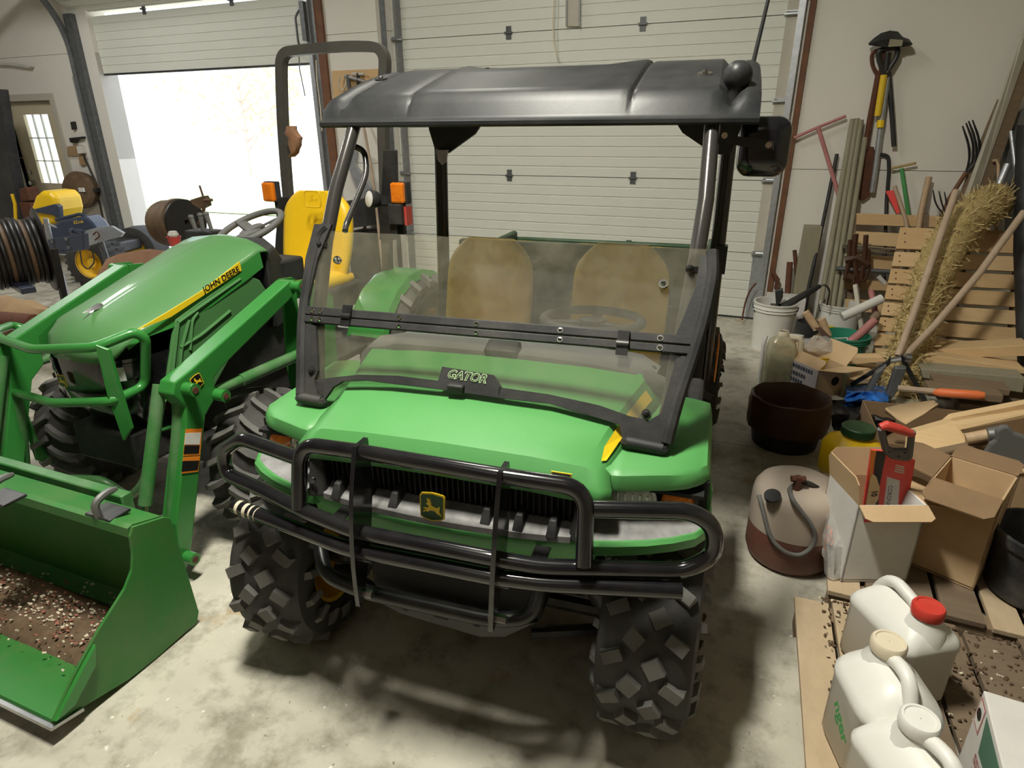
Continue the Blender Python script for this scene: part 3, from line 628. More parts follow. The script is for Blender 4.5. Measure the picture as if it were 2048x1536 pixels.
def seat(u0, w0, z0, wid, X, root, ht=.52, mtl='seat_yellow', nm=('seat_cushion', 'seat_back'), ti=.16, dp=.44, th=.10):
    rr = []
    for i in range(17):
        t = 1-(1-i/16)**1.35; z = z0+.02+ht*t; w_ = w0+dp*.8+ti*t+.02*math.sin(t*math.pi); h = wid/2*(.93+.10*math.sin(math.pi*min(1, t*.85+.1)))
        if t > .72: h *= max(.05, 1-((t-.72)/.28)**2.2*.42)
        thk = th*(.55+.45*math.sin(math.pi*(t*.8+.15))); r8 = []
        for k in range(16):
            a = 2*math.pi*k/16; cx = math.copysign(abs(math.cos(a))**.55, math.cos(a)); cyy = math.copysign(abs(math.sin(a))**.7, math.sin(a))
            bul = -.018*(1-abs(cx)) if cyy < 0 else 0
            r8.append(V((u0+h*cx, w_+thk/2*cyy-bul*1.4, z)))
        rr.append(r8)
    b = MB(); b.loft(rr); o1 = part(nm[1], b, mtl, root, X=X, smooth=60)
    rr = []
    for i in range(7):
        t = i/6; w_ = w0+dp*t; h = wid/2*(1.0 if 0 < i < 6 else .93); e = .75 if i in (0, 6) else 1; r8 = []
        for k in range(16):
            a = 2*math.pi*k/16; cx = math.copysign(abs(math.cos(a))**.5, math.cos(a)); cyy = math.copysign(abs(math.sin(a))**.6, math.sin(a))
            r8.append(V((u0+h*cx, w_, z0+.02+.02*t*-1+th*.5*cyy*e-(.012*(1-cx*cx) if cyy > 0 else 0))))
        rr.append(r8)
    b = MB(); b.loft(rr); part(nm[0], b, mtl, root, X=X, smooth=60); return o1
for u0 in (-.272, .272):
    so_ = seat(u0, -.05, .70, .37, G, gv, ht=.46, ti=.10)
    b = MB(); P = [V((u0+.12*math.sin(2*math.pi*k/24)*abs(math.sin(2*math.pi*k/24))**-.4 if math.sin(2*math.pi*k/24) else u0, .31+.0*k, 0)) for k in range(24)]
b = MB(); b.box((0, .15, .56), (1.05, .55, .22)); b.box((0, .44, .72), (1.08, .06, .44)); gp('seat_base', b, 'matte_black', bevel=.02)
# ---- windshield
WP = V((0, -.46, 1.071)); wn = V((0, 1, -.58)).normalized(); wd_ = V((0, .58, 1)).normalized()
def ws(x, y, off=0): return G.on(x, y, WP, wn) + wn*-off
def sheet(name, pts, mt, t=.005, off=0, **k):
    b = MB(); b.slab([ws(x, y, off) for x, y in pts], wn*-t); return gp(name, b, mt, smooth=0, **k)
sheet('windshield_upper', [(612, 628), (640, 478), (641, 462), (1419, 500), (1422, 515), (1384, 690)], 'polycarbonate')
sheet('windshield_lower', [(610, 650), (1378, 712), (1336, 880), (1290, 868), (1245, 848), (1000, 790), (800, 770), (690, 768), (655, 795), (606, 795)], 'polycarbonate')
b = MB()
def band(pts, t=.011, off=.004): b.slab([ws(x, y, off) for x, y in pts], wn*-t)
band([(606, 640), (637, 655), (641, 742), (634, 762), (655, 768), (652, 799), (603, 797)]); band([(634, 762), (660, 758), (720, 751), (735, 762), (690, 764), (672, 775), (655, 799), (640, 790)])
band([(720, 751), (800, 753), (880, 763), (885, 780), (800, 770), (735, 762)]); band([(880, 763), (888, 735), (990, 752), (1006, 776), (1000, 797), (885, 780)])
band([(1000, 776), (1100, 790), (1200, 812), (1262, 834), (1240, 850), (1100, 808), (1000, 797)]); band([(1262, 834), (1300, 842), (1322, 828), (1345, 872), (1330, 895), (1245, 874), (1240, 850)])
band([(1322, 828), (1352, 720), (1392, 700), (1352, 812), (1334, 893), (1340, 860)]); band([(1345, 690), (1392, 575), (1400, 515), (1425, 512), (1421, 560), (1408, 620), (1391, 692)])
band([(606, 626), (616, 520), (634, 452), (668, 452), (640, 520), (622, 600), (620, 628)])
fr = gp('windshield_frame', b, 'matte_black', smooth=0)
b = MB(); b.tube(fil([ws(x, y, .01) for x, y in ((606, 790), (608, 640), (622, 540), (640, 470), (655, 455))], .05, 4), .016, 8); gp('windshield_post', b, 'matte_black')
b = MB(); b.tube(fil([ws(x, y, .012) for x, y in ((1334, 888), (1352, 815), (1390, 700), (1408, 640), (1426, 555), (1424, 505))], .05, 4), .016, 8)
gp('windshield_post', b, 'matte_black')
for q in ([(606, 614), (1392, 676), (1390, 694), (606, 631)], [(606, 632), (1392, 696), (1388, 713), (604, 646)]):
    b = MB(); b.slab([ws(x, y, .006) for x, y in q], wn*-.014); st = gp('windshield_rail', b, 'matte_black', fr, bevel=.003)
    for i, x in enumerate((632, 648, 805, 958, 1124, 1322)):
        t = (x-606)/786; a = V((q[0][0], q[0][1])).lerp(V((q[1][0], q[1][1])), t); c = V((q[3][0], q[3][1])).lerp(V((q[2][0], q[2][1])), t); p = (a+c)/2
        b = MB(); b.ball(ws(p.x, p.y, .021), .0065, 8); b.disc(ws(p.x, p.y, .019), wn, .008, .004, 10)
        b_ = gp('rail_screw', b, 'chrome', fr)
for x, y in ((701, 635), (1247, 689)):
    b = MB(); p = ws(x, y, .024); b.box((0, 0, .016), (.03, .008, .026)); b.box((0, 0, -.016), (.03, .008, .026)); b.tube([(-.016, -.004, 0), (.016, -.004, 0)], .007, 8)
    q = MB(); q.add([p+V((v_.x, v_.z*.5+v_.y, v_.z)) for v_ in b.v], b.f); gp('windshield_hinge', q, 'black_steel', fr)
for x, y, mt in ((630, 743, 'black_steel'), (1293, 829, 'black_steel'), (679, 523, 'chrome'), (1327, 571, 'chrome')):
    b = MB(); b.disc(ws(x, y, .012), wn, .012, .012, 12); b.ball(ws(x, y, .02), .0085, 8); gp('windshield_bolt', b, mt, fr)
for x, y in ((648, 491), (1384, 539)):
    b = MB(); b.box(ws(x, y, .006), (.03, .012, .014)); b.ball(ws(x-4, y, .016), .009, 8); gp('windshield_clip', b, 'black_steel', fr)
for x, y, wdh in ((626, 799, 26), (1290, 889, 45)):
    b = MB(); p0, p1 = ws(x-wdh*.8, y-wdh*.1, .01), ws(x+wdh*.8, y+wdh*.22, .01); b.tube([p0, p1], .017, 10); b.ball(p0, .017, 8); b.ball(p1, .017, 8); gp('windshield_foot', b, 'matte_black', fr)
b = MB(); p = ws(916, 777, .01); b.box(p, (.05, .035, .028)); gp('windshield_latch', b, 'matte_black', fr, bevel=.006)
e0, e1 = (ws(985, 757)-ws(900, 745)).normalized(), wd_
o0 = ws(897, 757, .016)
t1 = words('GATOR', o0, e0, e1, .034, t=.001, bold=.0016, shear=.3); gp('lettering_outline', t1, 'decal_pale', fr, smooth=0)
t2 = words('GATOR', o0, e0, e1, .034, t=.0022, bold=-.0006, shear=.3); gp('lettering', t2, 'decal_black', fr, smooth=0)
# ---- roll cage
b = MB(); b.tube([G.w(713, 235, -.08), G.w(672, 380, -.235), ws(642, 475, -.03), ws(628, 640, -.02), ws(628, 780, -.02)], .0215, 12); gp('front_pillar', b, 'tube_dark', smooth=60)
b = MB(); b.tube([G.w(1425, 245, -.08), G.w(1412, 400, -.235), ws(1395, 500, -.03), ws(1360, 690, -.02), ws(1325, 880, -.02)], .0215, 12); gp('front_pillar', b, 'tube_dark', smooth=60)
b = MB(); b.tube(fil([G.w(699, 290, -.1), G.w(728, 300, -.06), G.w(735, 345, -.1), G.w(692, 450, -.22), G.w(690, 462, -.24)], .05, 5), .010, 10); gp('grab_handle', b, 'tube_dark', smooth=60)
for s in (-1, 1):
    b = MB(); b.tube([(s*.620, .74, 1.70), (s*.625, .72, 1.1), (s*.63, .70, .5)], .030, 14); rp = gp('rear_pillar', b, 'gloss_black', smooth=60)
    b = MB(); b.slab([(s*.66, .70, 1.60), (s*.66, .70, 1.70), (s*.35, .70, 1.70), (s*.44, .70, 1.58), (s*.57, .70, 1.50), (s*.63, .70, 1.50)], (0, .015, 0)); gp('gusset_plate', b, 'black_steel', rp, smooth=0)
b = MB(); b.tube([(-.62, .74, 1.68), (.62, .74, 1.68)], .025, 10); b.tube([(-.57, -.06, 1.63), (-.62, .74, 1.68)], .022, 10); b.tube([(.57, -.06, 1.63), (.62, .74, 1.68)], .022, 10); gp('cage_rail', b, 'black_steel', smooth=60)
p = G.w(881, 308, .66); b = MB(); b.box(p, (.04, .03, .05)); sb = gp('belt_anchor', b, 'matte_black', bevel=.01)
b = MB(); b.slab([G.w(x, y, .64) for x, y in ((872, 300), (896, 300), (893, 322), (884, 330), (876, 322))], (0, .006, 0)); gp('belt_buckle', b, 'steel', sb, smooth=0)
# ---- roof
def zt(u_):
    a = abs(u_); z = 0
    if a > .575: z -= .006*sstep((a-.575)/.02)+(.022 if u_ < 0 else .042)*max(0, 1-abs(a-.607)/.03)
    if a > .655: z -= .014*((a-.655)/.03)**2
    c = .007 if -.355 < u_ < .33 else 0
    for q in (-.36, .335): c -= .008*max(0, 1-abs(u_-q)/.012)
    return z+c
us = sorted({-.684, -.680, -.670, -.658, -.645, -.629, -.617, -.607, -.597, -.585, -.57, -.55, -.48, -.42, -.375, -.365, -.36, -.353, -.345, -.3, -.2, -.1, 0, .1, .2, .3, .32, .328, .335, .342, .35, .42, .48, .55, .57, .585, .597, .607, .617, .629, .645, .658, .670, .680, .684})
rr = []
for u_ in us:
    k = zt(u_); sw = .022*(abs(u_)/.67)**5; e = 0
    r_ = [(-.125+sw, 1.600), (-.137+sw, 1.606), (-.137+sw, 1.616), (-.124+sw, 1.622), (-.117+sw, 1.632), (-.100+sw, 1.664+k*.4), (-.080+sw, 1.688+k*.9), (-.066+sw, 1.699+k), (-.045+sw, 1.705+k), (.08, 1.740+k), (.22, 1.777+k), (.30, 1.795+k), (.40, 1.81+k), (.47, 1.813+k), (.60, 1.805+k), (.9, 1.77+k), (.96, 1.72+k*.5), (.97, 1.66), (.96, 1.65), (.45, 1.655), (-.05, 1.635)]
    if -.33 < u_ < .24:  # shallow recessed well in the roof
        d = .032*max(0, min(1, (u_+.33)/.04, (.24-u_)/.04)); r_[11] = (.20, r_[10][1]+.002); r_[12] = (.25, r_[12][1]-d); r_[13] = (.34, r_[13][1]-d*.6); r_[10] = (.16, r_[10][1]-.012)
    rr.append([V((u_, w_, z)) for w_, z in r_])
b = MB(); b.loft(rr); roof = gp('roof', b, 'roof_black', smooth=32)
for x, y in ((762, 158), (1410, 147), (975, 142)):
    p = G.on(x, y, (0, -.045, 1.708), (0, -.27, 1)); b = MB(); b.disc(p, (0, -.26, 1), .022, .005, 16); b.ball(p+V((0, 0, .004)), .009, 8); gp('roof_bolt', b, 'chrome' if x != 762 else 'black_steel', roof)
p = G.w(1476, 151, -.01); b = MB(); b.ball(p, .04, 16); b.tube([p-V((0, 0, .03)), p-V((0, .0, .075))], [.024, .018], 12); kb = gp('roof_knob', b, 'roof_black')
b = MB(); b.tube([G.w(1541, -20, .95), G.w(1503, 140, .95), G.w(1467, 290, .95), G.w(1436, 450, .95), G.w(1425, 530, .95)], [.007, .009, .009, .01, .012], 8); gp('whip_aerial', b, 'matte_black')
# ---- mirror
c = G.w(1527, 294, .0); b = MB(); rr = []
for dy, k in ((.03, .72), (.02, .93), (0, 1), (-.02, .95), (-.035, .78), (-.042, .5)): rr.append([c+V((x*k, dy, y*k)) for x, y in rrect(.142, .165, .04, 5)])
b.loft(rr); mi = gp('side_mirror', b, 'gloss_black', smooth=60)
b = MB(); b.slab([G.w(x, y, -.05) for x, y in ((1412, 262), (1440, 268), (1548, 282), (1548, 300), (1530, 302), (1420, 280))], (0, .012, 0)); gp('mirror_arm', b, 'black_steel', mi, smooth=0)
b = MB()
for x, y in ((1416, 266), (1449, 271), (1537, 290)): b.disc(G.w(x, y, -.055), (0, 1, 0), .009, .012, 8)
gp('mirror_bolt', b, 'chrome', mi)
# ---- cargo bed
b = MB()
for s in (-1, 1): b.box((s*.60, 1.3, .88), (.04, 1.0, .26))
b.box((0, .80, .93), (1.14, .05, .36)); b.box((0, 1.3, .75), (1.2, 1.02, .04)); b.box((0, 1.81, .86), (1.22, .04, .22)); gp('cargo_bed', b, 'bed_green', bevel=.012)
b = MB(); p = G.w(1440, 518, .70); b.box(p, (.05, .06, .115)); gp('tail_reflector', b, 'black_steel', smooth=0)
b = MB(); b.box((.665, .33, .78), (.004, .11, .13)); wl = gp('warning_label', b, 'decal_white', smooth=0); b = MB(); b.box((.664, .33, .78), (.004, .13, .15)); gp('warning_label_edge', b, 'decal_orange', wl, smooth=0)
b = MB(); b.box((0, .62, .62), (1.24, .3, .34)); gp('engine_cover', b, 'matte_black', bevel=.02)
# ================================================================ green compact tractor with front loader (frame T)
tr_ = thing('tractor', 'green compact tractor with front loader bucket, yellow seat and tall roll bar, at left', 'tractor', T.M @ V((0, .5, 0)), 0)
def tp(name, mb, mt, parent=None, **k): return part(name, mb, mt, parent or tr_, X=T, **k)
def pp(l): return [T.w(x, y, w_) for x, y, w_ in l]
# ---- bonnet
HS = [(-.266, .79, .775, .15), (-.252, .835, .805, .195), (-.215, .885, .842, .222), (-.13, .938, .882, .24), (0, .982, .912, .25), (.2, 1.046, .978, .256), (.42, 1.112, 1.05, .26), (.53, 1.143, 1.085, .256), (.585, 1.14, 1.08, .25), (.60, 1.11, 1.06, .245)]
rows = []
for w_, zt_, ze, hw in HS:
    r_ = []
    for k in (-1, -.93, -.8, -.55, -.12, -.06, 0, .06, .12, .55, .8, .93, 1):
        z = ze+(zt_-ze)*(1-abs(k)**2.6); z += .006*max(0, 1-abs(abs(k)-.09)/.06) if -.1 < w_ < .5 else 0
        r_.append(V((hw*k, w_+.05*(abs(k)**3)*max(0, (-.1-w_)/.16), z)))
    rows.append(r_)
b = MB(); b.grid(rows); hd = tp('hood', b, 'hood_green', smooth=40); so = hd.modifiers.new('s', 'SOLIDIFY'); so.thickness = .008; so.offset = -1
p = T.on(183, 623, (0, -.11, .95), (0, -.35, 1)); b = MB(); b.loft([[p+V((-.002, -.035, .002)), p+V((.002, -.035, .002)), p+V((0, -.035, .004))], [p+V((-.014, .03, .006)), p+V((.014, .03, .006)), p+V((0, .03, .026))], [p+V((-.008, .05, .008)), p+V((.008, .05, .008)), p+V((0, .05, .02))]]); tp('hood_latch', b, 'steel', hd)
b = MB(); b.grid([[V((h[3], h[0]+.05*max(0, (-.1-h[0])/.16), h[2])) for h in HS[2:8]], [V((h[3]+.008, h[0]+.05*max(0, (-.1-h[0])/.16), h[2]-.012-.06*sstep((h[0]+.25)/.5))) for h in HS[2:8]]]); tp('hood_edge', b, 'paint_green', hd); b = MB(); b.grid([[V((-h[3], h[0], h[2])) for h in HS[2:8]], [V((-h[3]-.008, h[0], h[2]-.06)) for h in HS[2:8]]]); tp('hood_edge', b, 'paint_green', hd)
st = [T.u(x, y, .262) for x, y in ((268, 662), (330, 626), (400, 583), (478, 523), (482, 541), (404, 592), (340, 634))]
b = MB(); b.slab(st, (.004, 0, 0)); ss = tp('side_stripe', b, 'decal_yellow', hd, smooth=0)
a0 = T.u(407, 586, .262); a1 = T.u(480, 541, .262); ex = (a1-a0).normalized(); ey = V((1, 0, 0)).cross(ex)
t = words('JOHN DEERE', a0+V((.0045, 0, 0))+ey*.0005, ex, ey, .036, bold=.0006); k = (a1-a0).length*.97/max((p-a0).dot(ex) for p in t.v)
t.v = [p+ex*((p-a0).dot(ex)*(k-1)) for p in t.v]; tp('lettering', t, 'decal_black', hd, smooth=0)
# side panels and black nose
for s in (1, -1):
    b = MB(); q = [T.u(x, y, .262) for x, y in ((352, 640), (400, 604), (484, 545), (520, 560), (545, 600), (470, 700), (420, 790), (332, 790))]
    q = [V((s*p.x, p.y, p.z)) for p in q]; b.slab(q, (-s*.02, 0, 0)); sp_ = tp('side_panel', b, 'hood_green', bevel=.006, smooth=0)
    if s > 0:
        for l in (((356, 645), (340, 790)), ((356, 645), (405, 610), (480, 558)), ((378, 640), (362, 700), (358, 785)), ((360, 695), (400, 672), (460, 622)), ((395, 625), (384, 640), (380, 700))):
            b = MB(); b.tube(fil([T.u(x, y, .262) for x, y in l], .03, 4), .008, 6); tp('panel_rib', b, 'hood_green', sp_)
def plan(z):
    k = 1-.22*sstep((.62-z)/.2); o = []
    for i in range(21):
        t = R(-90+9*i); o.append(V((.252*k*math.copysign(abs(math.sin(t))**.62, math.sin(t)), .10-(.10+.245)*k*abs(math.cos(t))**.55+.03*sstep((.7-z)/.3), z)))
    return o
b = MB(); b.grid([plan(z) for z in (.44, .46, .52, .6, .68, .74, .79)]); gr = tp('grille', b, 'gloss_black', smooth=50)
b = MB(); b.tube([p*1+V((0, -.004, -.005)) for p in plan(.45)], .010, 6); tp('grille_rim', b, 'paint_green', gr)
for s in (-1, 1):
    b = MB(); P = plan(.72); o = [V((p.x*1.01, p.y-.006, 0)) for p in (P[12:18] if s > 0 else P[3:9])]
    b.grid([[p+V((0, 0, .775)) for p in o], [p+V((0, -.004, .72)) for p in o], [p+V((0, 0, .675+.01*i)) for i, p in enumerate(o if s > 0 else o[::-1])] if s > 0 else [p+V((0, 0, .725-.01*i)) for i, p in enumerate(o)]]); hl = tp('headlight', b, 'gloss_black', smooth=60)
    b = MB(); o = [p+V((0, -.006, 0)) for p in (o[1:4] if s > 0 else o[2:5])]; b.grid([[p+V((0, 0, .765)) for p in o], [p+V((0, 0, .71)) for p in o]]); tp('headlight_lens', b, 'lens_clear', hl)
p = T.w(125, 762, -.258); badge('emblem', p, (1, 0, 0), (0, 0, 1), .05, gr, 'decal_green', X=T)
# ---- brush guard
def tube_part(name, pts, r, mt, rad=.05, parent=None, n=12):
    b = MB(); b.tube(fil(pts, rad, 6), r, n); return tp(name, b, mt, parent, smooth=60)
bgd = tube_part('brush_guard', pp([(60, 660, .02), (24, 650, -.02), (-14, 664, -.16), (3, 678, -.20), (64, 699, -.285), (190, 695, -.285), (268, 664, -.17), (291, 676, -.14), (291, 772, -.14), (222, 803, -.285), (105, 806, -.285), (30, 785, -.22)]), .0185, 'paint_green', .045)
tube_part('brush_guard_lower', pp([(33, 790, -.22), (46, 870, -.24), (53, 960, -.26), (150, 958, -.27), (205, 960, -.26), (258, 997, -.22), (290, 965, -.20), (322, 800, -.16)]), .019, 'paint_green_dusty', .05, bgd)
for q in ([(190, 690, -.29), (216, 700, -.27), (263, 857, -.25), (246, 882, -.27), (214, 790, -.29)], [(-10, 672, -.2), (12, 680, -.19), (40, 800, -.2), (70, 880, -.2), (108, 930, -.16), (70, 920, -.2), (30, 800, -.23)]):
    b = MB(); b.slab(pp(q), (0, .012, 0)); tp('guard_plate', b, 'paint_green', bgd, smooth=0, bevel=.002)
tube_part('guard_strut', pp([(30, 700, -.05), (28, 780, -.05), (22, 815, -.06)]), .012, 'paint_green', .02, bgd)
# ---- bucket
HB = .735
prof = [(-1.015, .062), (-.80, .010), (-.70, .004), (-.60, .014), (-.545, .05), (-.535, .12), (-.535, .33), (-.545, .44), (-.56, .458), (-.655, .487), (-.672, .482), (-.675, .452)]
th_ = .010
inn = [(w_+(.004 if i < 2 else .0), z+.010) if i < 3 else ((w_-.008, z+.008) if i < 7 else ((w_-.008, z-.002) if i == 7 else (w_, z-.010))) for i, (w_, z) in enumerate(prof)]; inn[-1] = (prof[-1][0]+.008, prof[-1][1]); inn[-2] = (-.664, .474)
b = MB(); b.loft([[V((u_, w_, z)) for w_, z in prof+inn[::-1]] for u_ in (-HB, HB)]); bk = tp('bucket', b, 'bucket_green', smooth=30)
side = [(-1.015, .074), (-.935, .158), (-.84, .238), (-.735, .31), (-.70, .352), (-.685, .40), (-.678, .46), (-.662, .485), (-.56, .456), (-.54, .44), (-.533, .33), (-.52, .045), (-.535, .012), (-.70, .004), (-.80, .010), (-1.01, .060)]
for s in (-1, 1):
    b = MB(); b.slab([(s*(HB+.002), w_, z) for w_, z in side], (s*.010, 0, 0)); sd = tp('bucket_side', b, 'bucket_green', bk, smooth=0, bevel=.002)
    b = MB(); b.slab([(s*(HB+.013), w_, z) for w_, z in ((-.862, .215), (-.93, .158), (-1.015, .078), (-.96, .082), (-.88, .15))], (s*.014, 0, 0)); tp('side_cutter', b, 'paint_green', bk, smooth=0, bevel=.002)
b = MB(); b.hexa([V((-HB, -1.03, .056)), V((HB+.02, -1.03, .056)), V((HB+.02, -.94, .036)), V((-HB, -.94, .036)), V((-HB, -1.028, .066)), V((HB+.02, -1.028, .066)), V((HB+.02, -.94, .048)), V((-HB, -.94, .048))]); tp('cutting_edge', b, 'steel', bk, smooth=0)
for px, py in ((216, 1024), (8, 995)):
    p = T.on(px, py, (0, -.6, .475), (0, .3, 1)); b = MB(); b.box(p, (.11, .075, .010)); hk = tp('hook_plate', b, 'black_steel', bk, bevel=.003)
    b = MB(); b.tube(fil([p+V((-.0, -.03, .0)), p+V((-.0, -.035, .05)), p+V((0, .01, .065)), p+V((0, .045, .06))], .03, 5), [.012]+[.012]*12+[.007], 8); tp('hook', b, 'sheet_metal', hk)
# ---- loader arms
AL = [(350, 765), (384, 738), (579, 563), (590, 560), (600, 575), (577, 603), (442, 737), (428, 757), (434, 792), (412, 830), (386, 1078), (380, 1118), (372, 1140), (360, 1118), (352, 1050), (372, 860), (372, 815), (345, 790)]
q = [T.u(x, y, .52) for x, y in AL]; badgep = T.u(394, 763, .523)
for s in (1, -1):
    b = MB(); b.slab([((s*.52-.03*(s < 0)), p.y, p.z) for p in q], (-s*.075, 0, 0)); ar = tp('loader_arm', b, 'paint_green', smooth=0, bevel=.006)
    for x, y in ((372, 777), (434, 789), (587, 572), (373, 1113)):
        p = T.u(x, y, .52); b = MB(); b.disc(((s*.535-.03*(s < 0)), p.y, p.z), (1, 0, 0), .024, .06, 14); pn = tp('pivot_boss', b, 'paint_green', ar)
        b = MB(); b.disc(((s*.562-.03*(s < 0)), p.y, p.z), (1, 0, 0), .013, .012, 10); tp('pivot_pin', b, 'rust', pn)
    a, c = T.u(434, 789, .52), T.u(606, 712, .52); m1 = a.lerp(c, .62)
    b = MB(); b.tube([((s*.49-.03*(s < 0)), a.y, a.z), ((s*.49-.03*(s < 0)), a.y+(c.y-a.y)*.32, a.z+(c.z-a.z)*.32)], .021, 12); cy1 = tp('lift_cylinder', b, 'paint_green_dusty'); 
    b = MB(); b.tube([((s*.49-.03*(s < 0)), a.y+(c.y-a.y)*.30, a.z+(c.z-a.z)*.30), ((s*.49-.03*(s < 0)), c.y, c.z)], .026, 12); tp('lift_cylinder_barrel', b, 'paint_green_dusty', cy1)
    b = MB(); b.tube([((s*.43-.03*(s < 0)), -.235, .74), ((s*.43-.03*(s < 0)), -.40, .33)], .024, 12); cy2 = tp('bucket_cylinder', b, 'paint_green_dusty'); b = MB(); b.tube([((s*.43-.03*(s < 0)), -.40, .33), ((s*.43-.03*(s < 0)), -.46, .18)], .014, 10); tp('cylinder_rod', b, 'chrome', cy2)
    b = MB(); b.tube([((s*.475-.03*(s < 0)), -.20, .69), ((s*.475-.03*(s < 0)), -.36, .20)], .022, 10); tp('arm_pipe', b, 'paint_green_dusty', ar)
    mp = [T.u(x, y, .50) for x, y in ((576, 560), (602, 556), (650, 590), (660, 720), (640, 800), (606, 810), (592, 720), (586, 610))]
    b = MB(); b.slab([((s*.545-.03*(s < 0)), p.y, p.z) for p in mp], (-s*.012, 0, 0)); b.slab([((s*.44-.03*(s < 0)), p.y, p.z) for p in mp], (s*.012, 0, 0)); tp('mast', b, 'paint_green', smooth=0)
    if s > 0:
        badge('arm_emblem', badgep, (0, 1, .28), (0, -.28, 1), .052, ar, 'decal_black', X=T, t=.001)
        def lab(pts, mt, off, parent, nm): b = MB(); b.slab([T.u(x, y, .522+off) for x, y in pts], (.001, 0, 0)); return tp(nm, b, mt, parent, smooth=0)
        l1 = lab([(371, 858), (404, 857), (400, 910), (366, 912)], 'decal_orange', 0, ar, 'warning_label'); lab([(371, 866), (402, 865), (399, 889), (369, 889)], 'decal_white', .001, l1, 'label_picture'); lab([(369, 891), (399, 891), (397, 907), (367, 908)], 'decal_black', .001, l1, 'label_text')
        l2 = lab([(366, 914), (400, 912), (396, 943), (363, 947)], 'decal_orange', 0, ar, 'warning_label'); lab([(365, 922), (398, 921), (395, 940), (363, 943)], 'decal_black', .001, l2, 'label_text')
b = MB(); b.slab([T.u(x, y, .548) for x, y in ((594, 598), (606, 594), (606, 618), (597, 620))], (.002, 0, 0)); tp('mast_label', b, 'decal_white', smooth=0)
b = MB(); b.box((0, -.50, .30), (1.0, .04, .30)); b.tube([(-.45, -.42, .14), (.45, -.42, .14)], .03, 10); tp('bucket_carrier', b, 'paint_green_dusty', bevel=.005)
# ---- chassis, axle, wheels
b = MB(); b.box((0, -.12, .40), (.34, .20, .16)); b.box((0, .5, .45), (.30, 1.2, .26)); b.box((0, .55, .75), (.38, .7, .5)); tp('chassis', b, 'matte_black', bevel=.015)
b = MB(); b.slab([T.w(x, y, -.20) for x, y in ((262, 885), (276, 900), (284, 930), (272, 945), (258, 930))], (0, .03, 0)); b.box((0, .1, .29), (.80, .10, .12)); tp('front_axle', b, 'black_steel', bevel=.01)
def ag(c, rad, wid, steer, rim_r, side, n=18):
    M = Mx.Translation(V(c)) @ Mx.Rotation(R(steer), 4, 'Z') @ Mx.Rotation(R(90), 4, 'Y'); b = MB(); w2 = wid/2
    b.lathe([(rim_r, -w2*.8), (rad*.78, -w2), (rad*.9, -w2*.9), (rad*.955, -w2*.5), (rad*.965, 0), (rad*.955, w2*.5), (rad*.9, w2*.9), (rad*.78, w2), (rim_r, w2*.8)], 36, M); b.k = 1
    for i in range(n):
        for s in (-1, 1):
            a0 = 2*math.pi*(i+(.5 if s > 0 else 0))/n; rings = []
            for t in (0, .35, .7, 1.0):
                z = s*w2*(.02+.98*t); rr_ = rad*.965-(.075*rad*(max(0, t-.55)/.45)**1.5); a = a0-s*0+.26*t*(1.2-.4*t); hw_ = .05
                rings.append([M @ V(((rr_+dh)*math.cos(a+da), (rr_+dh)*math.sin(a+da), z)) for dh, da in ((-.012, -hw_*1.25), (.024, -hw_*.8), (.024, hw_*.8), (-.012, hw_*1.25))])
            b.loft(rings)
    t = part('tire', b, ['rubber', 'rubber_lug'], tr_, X=T, smooth=30)
    b = MB(); b.lathe([(rim_r+.01, -w2*.85), (rim_r-.02, -w2*.6), (rim_r-.02, w2*.6), (rim_r+.01, w2*.85)], 28, M); b.lathe([(rim_r-.02, side*w2*.2), (rim_r*.5, side*w2*.45), (.02, side*w2*.45)], 28, M); part('rim', b, 'rim_yellow', t, X=T)
ag((.515, .13, .285), .285, .23, 12, .15, 1); ag((-.50, .10, .285), .285, .23, 12, .15, -1)
ag((.50, 1.42, .41), .41, .30, 0, .22, 1, 20); ag((-.50, 1.42, .41), .41, .30, 0, .22, -1, 20)
for s in (-1, 1):
    b = MB(); rr = []
    for i in range(9):
        a = R(10+150*i/8); rr.append((1.42+.45*math.cos(a), .40+.44*math.sin(a)))
    b.grid([[V((s*.33, w_, z)) for w_, z in rr], [V((s*.36, w_, z+.012)) for w_, z in rr], [V((s*.56, w_, z+.012)) for w_, z in rr], [V((s*.58, w_, z-.03)) for w_, z in rr]]); tp('fender', b, 'paint_green', smooth=45)
b = MB(); b.box((0, .95, .50), (.9, .55, .04)); tp('foot_platform', b, 'matte_black', bevel=.01)
b = MB(); b.loft([[V((s*h, w_, z)) for s, z in ((-1, .7), (1, .7), (1, zt_), (.7, zt_+.04), (-.7, zt_+.04), (-1, zt_))] for w_, h, zt_ in ((.59, .235, 1.06), (.68, .21, 1.08), (.80, .15, .98), (.86, .12, .80))]); tp('dash_cowl', b, 'matte_black', smooth=30, bevel=.01)
# ---- steering wheel, seat, levers
cw = T.w(500, 455, .85); Mw = Mx.Translation(cw) @ Mx.Rotation(R(22), 4, 'X') @ Mx.Rotation(R(-8), 4, 'Y')
b = MB(); b.tube([Mw @ V((.172*math.cos(t*math.pi/18), .172*math.sin(t*math.pi/18), 0)) for t in range(36)], .017, 10, closed=True, cap=False); sw = tp('steering_wheel', b, 'dash_grey', smooth=60)
b = MB(); b.lathe([(.07, -.03), (.065, -.01), (.02, -.005), (.001, -.005)], 16, Mw)
for a in (30, 150, 270): b.bar(Mw @ V((0, 0, -.02)), Mw @ V((.168*math.cos(R(a)), .168*math.sin(R(a)), 0)), .06, .012)
b.tube([Mw @ V((0, 0, -.02)), Mw @ V((0, -.02, -.20))], .035, 12); tp('steering_hub', b, 'dash_grey', sw)
seat(-.03, .90, .80, .46, T, tr_, ht=.46, mtl='yellow', ti=.10, dp=.42, th=.12)
